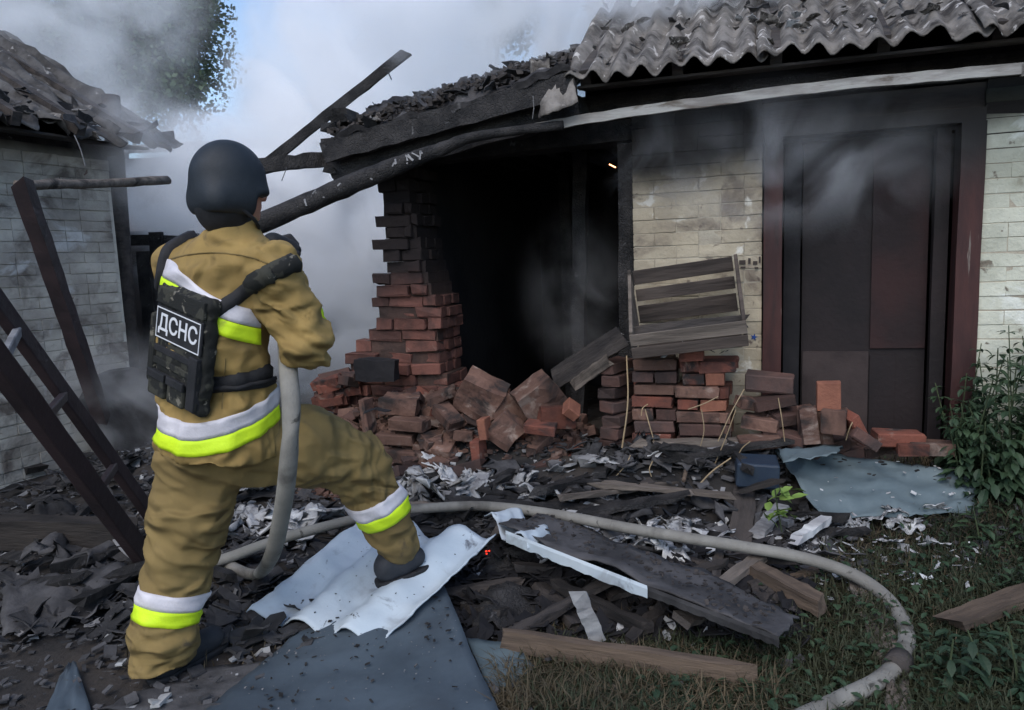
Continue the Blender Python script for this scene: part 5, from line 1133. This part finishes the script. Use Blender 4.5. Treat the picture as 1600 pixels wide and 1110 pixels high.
# ------------------------------------------------------------------ firefighter
class SDF:
    """signed distance grid; shapes are blended smoothly, the surface is drawn by surface nets: one continuous mesh"""
    def __init__(s, lo, hi, h):
        s.lo = np.array(lo, dtype=np.float32); s.h = h; s.n = (np.ceil((np.array(hi) - s.lo) / h).astype(int) + 1)
        s.D = np.full(s.n, 1.0, dtype=np.float32)
    def _sub(s, lo, hi):
        a = np.maximum(0, np.floor((np.array(lo) - s.lo) / s.h).astype(int)); b = np.minimum(s.n, np.ceil((np.array(hi) - s.lo) / s.h).astype(int) + 1)
        if np.any(b <= a): return None
        ax = [s.lo[i] + s.h * np.arange(a[i], b[i], dtype=np.float32) for i in range(3)]
        return tuple(slice(a[i], b[i]) for i in range(3)), np.stack(np.meshgrid(*ax, indexing='ij'), -1)
    def _mix(s, sl, d, k, op='add'):
        D = s.D[sl]
        if op == 'sub': d = -d; h = np.clip(.5 - .5 * (d - D) / k, 0, 1) if k > 0 else None; s.D[sl] = np.maximum(D, d) + (0 if k <= 0 else k * np.maximum(0, 1 - np.abs(D - d) / k) ** 2 / 4); return
        s.D[sl] = np.minimum(D, d) - (k * np.maximum(0, 1 - np.abs(D - d) / k) ** 2 / 4 if k > 0 else 0)
    def cone(s, a, b, ra, rb, k=.03, op='add', flat=None):
        a = np.array(a, dtype=np.float32); b = np.array(b, dtype=np.float32); m = max(ra, rb) + k + .03
        q = s._sub(np.minimum(a, b) - m, np.maximum(a, b) + m)
        if q is None: return s
        sl, X = q; ba = b - a; t = np.clip(((X - a) @ ba) / max(1e-9, ba @ ba), 0, 1)
        d = np.linalg.norm(X - (a + t[..., None] * ba), axis=-1) - (ra + (rb - ra) * t); s._mix(sl, d, k, op); return s
    def ell(s, c, r, k=.03, rot=None, op='add'):
        c = np.array(c, dtype=np.float32); r = np.array(r, dtype=np.float32); m = float(r.max()) + k + .03
        q = s._sub(c - m, c + m)
        if q is None: return s
        sl, X = q; X = X - c
        if rot is not None: X = X @ np.array(rot, dtype=np.float32)
        k0 = np.linalg.norm(X / r, axis=-1); k1 = np.linalg.norm(X / (r * r), axis=-1) + 1e-6; s._mix(sl, k0 * (k0 - 1) / k1, k, op); return s
    def box(s, c, hs, rad, k=.02, rot=None, op='add'):
        c = np.array(c, dtype=np.float32); hs = np.array(hs, dtype=np.float32); m = float(np.linalg.norm(hs)) + rad + k + .03
        q = s._sub(c - m, c + m)
        if q is None: return s
        sl, X = q; X = X - c
        if rot is not None: X = X @ np.array(rot, dtype=np.float32)
        Q = np.abs(X) - (hs - rad); d = np.linalg.norm(np.maximum(Q, 0), axis=-1) + np.minimum(Q.max(-1), 0) - rad; s._mix(sl, d, k, op); return s
    def loft(s, secs, k=.03):
        """secs: list of (centre, rx, ry, yaw, n) from bottom to top; elliptical (squarish) slices"""
        z0 = secs[0][0][2]; z1 = secs[-1][0][2]; R_ = max(max(q[1], q[2]) for q in secs) + k + .05; cs = np.array([list(q[0]) for q in secs])
        q = s._sub((cs[:, 0].min() - R_, cs[:, 1].min() - R_, z0 - .05), (cs[:, 0].max() + R_, cs[:, 1].max() + R_, z1 + .05))
        sl, X = q; z = X[..., 2]; zs = cs[:, 2]; f = lambda a: np.interp(z, zs, a)
        cx = f(cs[:, 0]); cy_ = f(cs[:, 1]); rx = f([q[1] for q in secs]); ry = f([q[2] for q in secs]); yw = f([q[3] for q in secs]); c_, s_ = np.cos(yw), np.sin(yw)
        dx = X[..., 0] - cx; dy = X[..., 1] - cy_; lx = dx * c_ + dy * s_; ly = -dx * s_ + dy * c_
        p = 2.6; nn = (np.abs(lx / rx) ** p + np.abs(ly / ry) ** p) ** (1 / p); d = (nn - 1) * np.minimum(rx, ry)
        e = np.maximum(z0 - z, z - z1); d = np.where(e > 0, np.sqrt(np.maximum(d, 0) ** 2 + e ** 2), np.maximum(d, e)); s._mix(sl, d.astype(np.float32), k); return s
    def cut(s, p, n):
        """remove the side the normal points to"""
        ax = [s.lo[i] + s.h * np.arange(s.n[i], dtype=np.float32) for i in range(3)]
        d = (ax[0][:, None, None] - p[0]) * n[0] + (ax[1][None, :, None] - p[1]) * n[1] + (ax[2][None, None, :] - p[2]) * n[2]
        s.D = np.maximum(s.D, d.astype(np.float32)); return s
    def mesh(s, name, wr=None, base=(0, 0, 0)):
        D = s.D; ins = D < 0; n = s.n; c8 = [(i, j, k) for i in (0, 1) for j in (0, 1) for k in (0, 1)]
        sh = lambda A, o: A[o[0]:n[0] - 1 + o[0], o[1]:n[1] - 1 + o[1], o[2]:n[2] - 1 + o[2]]
        cnt = sum(sh(ins, o).astype(np.int8) for o in c8); act = (cnt > 0) & (cnt < 8); idx = np.argwhere(act)
        idm = np.full(act.shape, -1, dtype=np.int64); idm[act] = np.arange(len(idx)); S = np.zeros((len(idx), 3)); W = np.zeros(len(idx))
        for a in c8:
            for ax in range(3):
                if a[ax]: continue
                b = list(a); b[ax] = 1; da = D[idx[:, 0] + a[0], idx[:, 1] + a[1], idx[:, 2] + a[2]]; db = D[idx[:, 0] + b[0], idx[:, 1] + b[1], idx[:, 2] + b[2]]
                cr_ = (da < 0) != (db < 0); t = np.where(cr_, da / np.where(cr_, da - db, 1), 0); P_ = np.array(a, dtype=float)[None, :].repeat(len(idx), 0); P_[:, ax] += t; S += P_ * cr_[:, None]; W += cr_
        V = s.lo + (idx + S / W[:, None]) * s.h; F = []
        for ax in range(3):
            o1, o2 = [(1, 2), (2, 0), (0, 1)][ax]; A = D < 0; sl0 = [slice(1, n[i] - 1) for i in range(3)]; sl0[ax] = slice(0, n[ax] - 1); sl1 = list(sl0); sl1[ax] = slice(1, n[ax])
            a0 = A[tuple(sl0)]; a1 = A[tuple(sl1)]; e = np.argwhere(a0 != a1); off = np.ones(3, dtype=int); off[ax] = 0; g = e + off
            def cid(d1, d2):
                c = g.copy(); c[:, o1] -= d1; c[:, o2] -= d2; return idm[c[:, 0], c[:, 1], c[:, 2]]
            q = np.stack([cid(1, 1), cid(0, 1), cid(0, 0), cid(1, 0)], 1); fl = ~a0[tuple(e.T)]; q[fl] = q[fl][:, ::-1]; F.append(q)
        F = np.concatenate(F); F = F[(F >= 0).all(1)]; s.Vw = V
        me = np_mesh(name, V - np.array(base), F)
        if wr:
            me.update(); nv = len(me.vertices); N_ = np.zeros(nv * 3); me.vertices.foreach_get('normal', N_); N_ = N_.reshape(-1, 3)
            d = np.array([wr(Vector(v)) for v in V]); V2 = V - np.array(base) + N_ * d[:, None]; me.vertices.foreach_set('co', V2.astype(np.float32).ravel()); me.update()
        return me
BASE = Vector((-0.98, 2.52, 0.0))
man = empty('person', BASE, 0, label='firefighter in khaki gear and dark helmet seen from behind, boot on pale sheet', cat='person')
def mpart(name, me, m, parent=None): return link(name, me, m, parent or man)
# joints
hd = P(361, 290, 2.40); nk = P(366, 352, 2.41); shL = P(275, 405, 2.53); shR = P(425, 424, 2.33); ch = P(342, 450, 2.42); wst = P(338, 590, 2.42); pel = P(344, 672, 2.44)
elR = P(479, 541, 2.33); haR = P(441, 405, 2.68); elL = P(330, 520, 2.82); haL = P(452, 392, 2.86)
hipL = P(308, 700, 2.46); knL = P(284, 850, 2.46); anL = P(256, 1005, 2.40); hipR = P(400, 680, 2.46); knR = P(562, 712, 2.76); anR = P(618, 850, 2.84)
YAW = R(-32)      # he faces away and to the right
lo = BASE + Vector((-.55, -.6, -.1)); hi = BASE + Vector((1.0, .75, 1.95))
yc, ys = math.cos(YAW), math.sin(YAW)
FW = Vector((math.sin(-YAW), math.cos(-YAW), 0)); RTv = Vector((math.cos(-YAW), -math.sin(-YAW), 0))
# body: one continuous skin mesh inside the clothes (head with face, neck, trunk, limbs and feet; the hands are gloved)
b_ = SDF(lo, hi, .009)
HF = (Matrix.Rotation(YAW - R(10), 3, 'Z'))          # head turned further to the right; columns: right, forward, up
hx = HF @ Vector((1, 0, 0)); hy = HF @ Vector((0, 1, 0)); hz = Vector((0, 0, 1)); HR = Matrix((hx, hy, hz)).transposed(); HRn = [list(r_) for r_ in HR]
hl = lambda x, y, z: hd + hx * x + hy * y + hz * z
b_.ell(hl(0, -.01, .02), (.076, .095, .10), .02, HRn).ell(hl(0, .03, -.055), (.058, .062, .06), .04, HRn).cone(hl(0, -.02, -.07), nk + Vector((0, 0, -.06)), .055, .062, .03)
b_.cone(hl(0, .083, -.002), hl(0, .108, -.034), .010, .015, .012).ell(hl(0, .085, -.068), (.024, .012, .008), .008, HRn).ell(hl(0, .070, -.098), (.024, .020, .018), .015, HRn)
b_.ell(hl(.033, .092, .008), (.018, .010, .010), .010, HRn, 'sub').ell(hl(-.033, .092, .008), (.018, .010, .010), .010, HRn, 'sub')
for sx in (-1, 1): b_.ell(hl(sx * .078, -.005, -.012), (.010, .020, .033), .008, HRn); b_.ell(hl(sx * .031, .078, .008), (.012, .012, .011), .003, HRn)
b_.cone(shL, shR, .055, .055, .04).cone(ch, wst, .10, .09, .05).cone(wst, pel, .085, .075, .05)
b_.cone(shR, elR, .048, .038, .03).cone(elR, haR, .038, .026, .03).cone(shL, elL, .048, .038, .03).cone(elL, haL, .038, .026, .03)
b_.cone(hipL, knL, .075, .052, .05).cone(knL, anL, .052, .036, .03).cone(hipR + Vector((0, .03, -.02)), knR, .065, .052, .05).cone(knR, anR, .052, .036, .03).cone(pel, hipL, .07, .07, .04).cone(pel, hipR, .07, .07, .04)
bootL_t = anL + Vector((.02, .14, -.16)); heelL = anL + Vector((-.02, -.03, -.17)); bootR_t = P(668, 868, 2.88); heelR = P(606, 893, 2.78)
b_.cone(anL, anL + Vector((0, 0, -.10)), .034, .028, .02).cone(anR, anR.lerp(heelR, .5), .034, .026, .02).cone(anR.lerp(heelR, .5), anR.lerp(bootR_t, .6), .022, .018, .02)
body = mpart('body', b_.mesh('body', None, BASE), m_skin)
for sx in (-1, 1):
    e_ = MB().tube([hl(sx * .031, .0905, .008) - BASE, hl(sx * .031, .0915, .008) - BASE], [.004, .0035], 8); e_.build('eye', m_black, body)
# wrinkled cloth
def fold(p, sx, sy, sz, amp, seed=0.0):
    q = Vector((p.x * sx + seed, p.y * sy, p.z * sz)); n1_ = noise.noise(q); n2_ = noise.noise(q * 2.1 + Vector((3.1, 0, 7)))
    return 1.7 * (amp * ((1 - abs(n1_) * 3.2) * .8 + (1 - abs(n2_) * 2.8) * .45) - amp * .6)
def seg_t(p, a, b):
    d = b - a; t = max(0, min(1, (p - a).dot(d) / d.length_squared)); return t, (p - a - d * t).length
def coat_wr(p):
    h = p.z; d = 0.0
    t, r_ = seg_t(p, shR, elR)
    if r_ < .13 and p.x > shR.x - .02: d += fold(p + Vector((0, 0, p.x * .6)), 5, 5, 16, .010, 4)
    d += fold(Vector((p.x + .8 * p.z, p.y, p.z - .5 * p.x)), 4.5, 4.5, 7, .007, 9)
    d += .014 * math.exp(-((h - (wst.z - .06)) / .03) ** 2) * noise.noise(p * 22) + fold(p, 9, 9, 3.0, .006, 2) * sst(wst.z + .12, wst.z - .06, h)
    d += .006 * noise.noise(p * 7) - .012 * math.exp(-((h - wst.z) / .028) ** 2)
    return d
c_ = SDF(lo, hi, .0085)
def C3(u, v, Y): q = P(u, v, Y); return (q.x, q.y, q.z)
TY = -YAW   # ellipse yaw (slices' long axis along his shoulders)
TY = YAW * 1.0
secs = [(C3(343, 720, 2.45), .206, .176, YAW), (C3(342, 660, 2.45), .204, .168, YAW), (C3(340, 600, 2.44), .190, .142, YAW), (C3(336, 530, 2.43), .197, .142, YAW), (C3(338, 470, 2.42), .196, .140, YAW),
        (C3(343, 425, 2.42), .184, .130, YAW), (C3(348, 395, 2.42), .165, .112, YAW), (C3(356, 374, 2.42), .118, .095, YAW), (C3(362, 355, 2.41), .074, .080, YAW)]
c_.loft(secs, .03)
c_.cone(P(296, 412, 2.52), P(285, 418, 2.54), .085, .085, .06).cone(P(405, 418, 2.36), shR, .082, .086, .06)
torso_D = c_.D.copy()
c_.cone(shR, elR, .086, .082, .04).cone(elR, P(452, 440, 2.60), .080, .060, .03).cone(P(452, 440, 2.60), P(445, 418, 2.65), .058, .052, .02)
c_.cone(P(285, 418, 2.54), elL, .082, .07, .05).cone(elL, P(436, 412, 2.83), .068, .05, .03)
c_.cone(P(366, 360, 2.41), P(366, 349, 2.41), .071, .067, .012)
hemN = (Vector((-.10, 0, -1))).normalized(); hemP = P(340, 706, 2.45)
# hem: lower at the back centre, up on the right where the thigh lifts
c_.cut(hemP, hemN); c_.cut(hemP + Vector((.0, 0, 0)), (Vector((.62, 0, -1))).normalized()) if False else None
coat = mpart('jacket', c_.mesh('jacket', coat_wr, BASE), m_coat)
# trousers
def tr_wr(p):
    d = fold(Vector((p.x + .5 * p.z, p.y, p.z + .35 * p.x)), 5, 5, 8.5, .0085, 5) + .007 * noise.noise(p * 6)
    t, r_ = seg_t(p, hipR, knR)
    if t > .02 and r_ < .2: d += fold(Vector((p.x, p.y, p.z * .35)), 15, 5, 6, .010, 1) * sst(.25, .95, t)
    d += fold(p, 3, 3, 20, .007, 8) * sst(.35, .15, p.z - 0) * .8
    return d
t_ = SDF(lo, hi, .0085)
t_.cone(pel + Vector((-.04, .0, .0)), pel + Vector((.04, -.02, .0)), .13, .13, .05)
t_.cone(P(312, 715, 2.46), P(300, 800, 2.46), .138, .132, .05).cone(P(300, 800, 2.46), P(282, 870, 2.46), .130, .116, .04).cone(P(282, 870, 2.46), P(259, 985, 2.41), .116, .108, .03).cone(P(259, 985, 2.41), P(250, 1040, 2.40), .108, .106, .02)
t_.cone(P(388, 702, 2.50), P(475, 696, 2.62), .128, .136, .05).cone(P(475, 692, 2.60), P(553, 722, 2.75), .140, .122, .04).cone(P(553, 722, 2.75), P(592, 790, 2.80), .120, .104, .04).cone(P(592, 790, 2.80), P(618, 850, 2.83), .104, .088, .03)
t_.cut(P(248, 1040, 2.4), Vector((0, 0, -1))); 
cd_ = (anR - knR).normalized(); cutp = P(622, 872, 2.84)
t_.ell(cutp + cd_ * .09, (.15, .15, .10), .01, [list(r_) for r_ in cd_.to_track_quat('Z', 'Y').to_matrix()], 'sub')
trous = mpart('trousers', t_.mesh('trousers', tr_wr, BASE), m_trous)
# boots
def boot(heel, toe, ank, up, nm='boot'):
    g = SDF(lo, hi, .007); d = (toe - heel).normalized(); L_ = (toe - heel).length
    g.cone(ank, heel + up * .03, .046, .047, .03).cone(heel + up * .005, heel + d * L_ * .5 + up * .010, .046, .046, .03).cone(heel + d * L_ * .5 + up * .008, toe - d * .02 + up * .004, .047, .043, .03)
    g.cut(heel - up * .036, -up); me = g.mesh('boot', None, BASE); o = mpart(nm, me, m_boot)
    s_ = SDF(lo, hi, .007); s_.cone(heel - up * .03 - d * .01, toe - up * .03 - d * .012, .050, .050, .01); s_.cut(heel - up * .022, up); s_.cut(heel - up * .052, -up); o2 = mpart('sole', s_.mesh('sole', None, BASE), m_black, o); return o
boot(P(606, 893, 2.80), P(655, 868, 2.86), anR, Vector((-.12, -.10, 1)).normalized())
hL = anL.copy(); hL.z = .055; tL = hL + Vector((.10, .19, 0)); boot(hL + Vector((-.01, .0, 0)), tL, anL + Vector((0, 0, -.06)), Vector((0, 0, 1)))
# helmet: shell, rim, ear cups, neck cloth
g = SDF(hd - Vector((.22, .22, .25)), hd + Vector((.22, .22, .22)), .0055)
g.ell(hl(0, -.008, .016), (.106, .119, .124), .01, HRn)
g.box(hl(0, -.012, -.050), (.099, .108, .052), .050, .04, HRn)
g.cut(hl(0, 0, -.098), Vector((0, 0, -1)) + hy * -.10); g.box(hl(0, .125, -.105), (.20, .09, .066), .02, .02, HRn, 'sub')
helm = mpart('helmet', g.mesh('helmet', None, BASE), m_helm)
g = SDF(hd - Vector((.2, .2, .3)), hd + Vector((.2, .2, .2)), .006)
g.ell(hl(0, -.03, -.055), (.088, .088, .075), .02, HRn).cone(hl(0, -.04, -.09), nk + Vector((0, 0, .0)), .068, .066, .03); g.box(hl(0, .115, -.02), (.12, .075, .12), .02, .01, HRn, 'sub')
mpart('balaclava', g.mesh('balaclava', None, BASE), m_black)
ba = MB(); pts = [hl(.088, -.02, -.08), hl(.086, .02, -.11), hl(.05, .055, -.135), hl(0, .07, -.14), hl(-.05, .055, -.135), hl(-.086, .02, -.11)]
ba.tube([p - BASE for p in catmull(pts, 4)], .006, 6).build('chin_strap', m_black, helm)
# helpers on the cloth: rings and ribbons lie on the real surface
def bvh(o):
    me = o.data; return BVHTree.FromPolygons([v.co + BASE for v in me.vertices], [tuple(p.vertices) for p in me.polygons])
bt_ = bvh(trous); bc = bvh(coat)
c_.D = torso_D; tmp = c_.mesh('tmp', coat_wr, BASE); bts = BVHTree.FromPolygons([v.co + BASE for v in tmp.vertices], [tuple(p.vertices) for p in tmp.polygons]); bpy.data.meshes.remove(tmp)
ac = SDF(lo, hi, .0085); ac.cone(elR, P(452, 440, 2.60), .080, .060, .03); tmp = ac.mesh('tmp', coat_wr, BASE); barm = BVHTree.FromPolygons([v.co + BASE for v in tmp.vertices], [tuple(p.vertices) for p in tmp.polygons]); bpy.data.meshes.remove(tmp)
def ring(tree_, a, b, fh, w, name, m, parent, th0=-180, th1=180, n=72, off=.006, rows=5, R0=.6, fallback=.12, ref=Vector((0, -1, 0))):
    """band round the axis a-b; fh(theta) gives its distance along the axis from a"""
    ax = (b - a).normalized(); e1 = (ref - ax * ref.dot(ax)).normalized(); e2 = e1.cross(ax) * -1; e2 = ax.cross(e1)
    if e2.x < 0: e2 = -e2
    V = []; F = []; last = fallback
    for i in range(n + 1):
        th = R(th0 + (th1 - th0) * i / n); d = e1 * math.cos(th) + e2 * math.sin(th)
        for j in range(-1, rows + 1):
            t = min(max(j, 0), rows - 1) / (rows - 1); c = a + ax * (fh(math.degrees(th)) + (t - .5) * w)
            hit = tree_.ray_cast(c + d * R0, -d); r_ = (hit[0] - c).length if hit[0] is not None and (hit[0] - c).dot(d) > 0 else last
            last = r_; V.append(c + d * (r_ + (off if 0 <= j < rows else -.004)) - BASE)
    W_ = rows + 2
    for i in range(n):
        for j in range(W_ - 1): q = i * W_ + j; F.append((q, q + 1, q + W_ + 1, q + W_))
    return link(name, mesh(name, V, F, True), m, parent)
def ribbon(tree_, px, w, name, m, parent, off=.010, n=6, th=.006):
    """strap through photo columns, dropped on the cloth"""
    pts = []; 
    for (u, v) in [(q.x, q.y) for q in catmull([Vector((a, b, 0)) for a, b in px], n)]:
        h = tree_.ray_cast(EYE, ray(u, v).normalized())
        if h[0] is not None: pts.append((h[0], h[1]))
    V = []; F = []
    for i, (p, nn) in enumerate(pts):
        d = (pts[min(i + 1, len(pts) - 1)][0] - pts[max(i - 1, 0)][0]).normalized(); nn = nn if nn.dot(EYE - p) > 0 else -nn; sdv = d.cross(nn).normalized()
        for s in (-1, -.5, .5, 1): V.append(p + sdv * (w / 2 * s) + nn * (off if abs(s) < 1 else -.002) - BASE)
    for i in range(len(pts) - 1):
        for j in range(3): q = i * 4 + j; F.append((q, q + 1, q + 5, q + 4))
    return link(name, mesh(name, V, F, True), m, parent)
ax0 = P(341, 700, 2.44); ax1 = P(341, 420, 2.42); axd = (ax1 - ax0).normalized()
def hz_at(v): return (P(341, v, 2.43) - ax0).dot(axd)
def lower(th): return hz_at(672) + .050 * (1 - math.cos(R(max(-180, min(180, th + 18))))) * (1.0 if th > -18 else .35) + .02 * max(0, math.sin(R(th)))
ring(bts, ax0, ax1, lambda t: lower(t) + .033, .056, 'reflective_band', m_silver, coat)
ring(bts, ax0, ax1, lambda t: lower(t) - .021, .050, 'yellow_band', m_lime, coat)
def upper(th): return hz_at(463) - .074 * math.sin(R(th))
ring(bts, ax0, ax1, lambda t: upper(t) + .010, .054, 'reflective_band', m_silver, coat, -115, 62)
ring(bts, ax0, ax1, lambda t: upper(t) - .045, .052, 'yellow_band', m_lime, coat, -115, 62, off=.007)
# right sleeve elbow band, collar edge
ring(barm, elR, P(452, 440, 2.60), lambda t: .130, .034, 'yellow_band', m_lime, coat, -180, 180, n=40, R0=.16, fallback=.075)
ring(barm, elR, P(452, 440, 2.60), lambda t: .165, .030, 'reflective_band', m_silver, coat, -180, 180, n=40, R0=.16, fallback=.075, off=.004)
# trouser bands
kA = P(553, 722, 2.75); kB = P(618, 850, 2.83)
kd = (kB - kA).length
ring(bt_, kA, kB, lambda t: kd * .47, .056, 'reflective_band', m_silver, trous, R0=.2, fallback=.11)
ring(bt_, kA, kB, lambda t: kd * .47 + .054, .052, 'yellow_band', m_lime, trous, R0=.2, fallback=.11)
lA = P(282, 870, 2.46); lB = P(256, 990, 2.41); ld_ = (lB - lA).length
ring(bt_, lA, lB, lambda t: ld_ * .50, .052, 'reflective_band', m_silver, trous, R0=.25, fallback=.11)
ring(bt_, lA, lB, lambda t: ld_ * .50 + .052, .050, 'yellow_band', m_lime, trous, R0=.25, fallback=.11)
# belt
ring(bts, ax0, ax1, lambda t: hz_at(588) + .010 * math.sin(R(t)), .046, 'belt', m_black, coat, off=.009)
# vest: back plate carrier low on the back, turned to the left
vest = empty('vest', (0, 0, 0)); vest.parent = man
th0 = R(-36); nrm = Vector((math.sin(th0), -math.cos(th0), .06)).normalized(); vr = Vector((math.cos(th0), math.sin(th0), 0)).normalized(); roll = R(-13)
vu = nrm.cross(vr) * 1.0
if vu.z < 0: vu = -vu
r2 = vr * math.cos(roll) + vu * math.sin(roll); u2 = vu * math.cos(roll) - vr * math.sin(roll); VR = Matrix((r2, u2, nrm)).transposed(); VRn = [list(r_) for r_ in VR]
vc = P(285, 545, 2.31)
g = SDF(vc - Vector((.32, .32, .32)), vc + Vector((.32, .32, .32)), .007)
g.box(vc - nrm * .012, (.140, .188, .026), .022, .01, VRn)
def vwr(p): return fold(p, 12, 12, 14, .003, 3)
plate = link('back_panel', g.mesh('vest', vwr, BASE), m_camo, vest)
vl = lambda x, y, z=0.0: vc + r2 * x + u2 * y + nrm * z - BASE
def vbox(name, x0, x1, y0, y1, z0, z1, m, parent, j=.0015, bev=.003):
    q = [vl(x, y, z) for z in (z0, z1) for y in (y0, y1) for x in (x0, x1)]
    o = link(name, mesh(name, q, [(0, 2, 3, 1), (4, 5, 7, 6), (0, 1, 5, 4), (2, 6, 7, 3), (0, 4, 6, 2), (1, 3, 7, 5)]), m, parent); bevel_mod(o, bev, 2); return o
patch = vbox('name_patch', -.128, .128, .008, .114, .012, .021, m_black, plate)
for (x0, x1, y0, y1) in ((-.123, .123, .012, .0155), (-.123, .123, .1065, .110), (-.123, -.1195, .016, .106), (.1195, .123, .016, .106)): vbox('patch_border', x0, x1, y0, y1, .0212, .0224, m_white, plate, bev=.0001)
# letters of the patch, flat print
fc = bpy.data.curves.new('letters', 'FONT'); fc.body = '\u0414\u0421\u041d\u0421'; fc.size = .078; fc.align_x = 'CENTER'; fc.extrude = .0007; fc.offset = .0011; fc.resolution_u = 6
fo = bpy.data.objects.new('letters', fc); col.objects.link(fo); bpy.context.view_layer.update(); dg_ = bpy.context.evaluated_depsgraph_get()
tm = bpy.data.meshes.new_from_object(fo.evaluated_get(dg_)); bpy.data.objects.remove(fo)
xs_ = [v.co.x for v in tm.vertices]; ys_ = [v.co.y for v in tm.vertices]; cx_ = (min(xs_) + max(xs_)) / 2; cyy = (min(ys_) + max(ys_)) / 2; kx = .218 / (max(xs_) - min(xs_)); ky = .068 / (max(ys_) - min(ys_))
for v in tm.vertices: v.co = vl((v.co.x - cx_) * kx, (v.co.y - cyy) * ky + .061, .0222 + v.co.z)
tm.materials.clear(); link('patch_letters', tm, m_white, plate)
for k in range(4): vbox('webbing_strap', -.130, .130, -.006 - .042 * (k + 1) + .012, -.006 - .042 * (k + 1) + .034, .012, .020, m_black if k % 2 == 0 else m_camo, plate)
vbox('top_flap', -.130, .130, .122, .176, .010, .022, m_camo, plate); vbox('side_pouch', .085, .128, -.17, .0, -.01, .028, m_black, plate); vbox('side_panel', -.172, -.136, -.15, .08, -.06, .018, m_camo, plate, bev=.01); vbox('pouch', -.125, -.03, -.176, -.10, .012, .036, m_camo, plate, bev=.008); vbox('pouch', -.015, .075, -.176, -.10, .012, .034, m_camo, plate, bev=.008); vbox('pouch_flap', -.128, -.027, -.118, -.092, .030, .040, m_black, plate); vbox('pouch_flap', -.018, .078, -.118, -.092, .028, .038, m_black, plate)
ribbon(bc, [(457, 404), (430, 425), (400, 442), (370, 465), (338, 488)], .046, 'shoulder_strap', m_black, vest, .014)
ribbon(bc, [(462, 412), (440, 420), (415, 432), (392, 446)], .062, 'padded_strap', m_camo, vest, .022)
ribbon(bc, [(300, 368), (280, 378), (262, 392), (254, 420), (250, 455), (252, 480)], .040, 'shoulder_strap', m_black, vest, .016)
ribbon(bc, [(330, 600), (360, 596), (400, 588), (438, 572)], .060, 'side_strap', m_black, vest, .016)
ribbon(bc, [(330, 610), (370, 606), (410, 597), (436, 590)], .022, 'side_strap', m_black, vest, .020)
ribbon(bc, [(268, 405), (300, 398), (345, 396), (390, 402), (418, 412)], .006, 'yoke_seam', m_trous, coat, .004)
ribbon(bc, [(347, 640), (350, 600), (352, 560)], .005, 'back_seam', m_trous, coat, .003)
# gloves with five fingers closed round the nozzle and hose
def glove(wr_, palm, ctr, axis, sgn, r0=.034):
    g = SDF(palm - Vector((.16, .16, .16)), palm + Vector((.16, .16, .16)), .0042)
    ax_ = axis.normalized(); out = (palm - ctr); out = (out - ax_ * out.dot(ax_)).normalized(); side = ax_.cross(out) * sgn
    g.cone(wr_, palm, .042, .043, .02)
    for k in range(4):
        o_ = ctr + ax_ * (.038 - .026 * k); L_ = (1.0, 1.08, 1.0, .85)[k]; fr = (.0135, .014, .0135, .0125)[k]; pts = []
        for q in range(5):
            a = R(20 + 48 * q * L_); pts.append(o_ + (out * math.cos(a) + side * math.sin(a)) * (r0 + .014))
        g.cone(palm + ax_ * (.025 - .017 * k), pts[0], .015, fr + .002, .008)
        for q in range(4): g.cone(pts[q], pts[q + 1], fr, fr * .96, .0015)
    t0 = ctr + ax_ * .052 + out * (r0 + .012); t1 = ctr + ax_ * .058 - side * (r0 + .010) + out * .012; t2 = ctr + ax_ * .050 - side * (r0 + .004) - out * .024
    g.cone(palm + ax_ * .015, t0, .018, .014, .01).cone(t0, t1, .0135, .0125, .002).cone(t1, t2, .0125, .011, .002)
    return mpart('glove', g.mesh('glove', None, BASE), m_black)
nax = (n1 - n0).normalized()
c1 = n0.lerp(n1, .12); glove(haR + Vector((.0, .0, .0)), c1 + Vector((-.02, -.042, .028)), c1, nax, 1)
c2 = n0.lerp(n1, .62); glove(haL, c2 + Vector((-.035, -.015, .030)), c2, nax, -1)
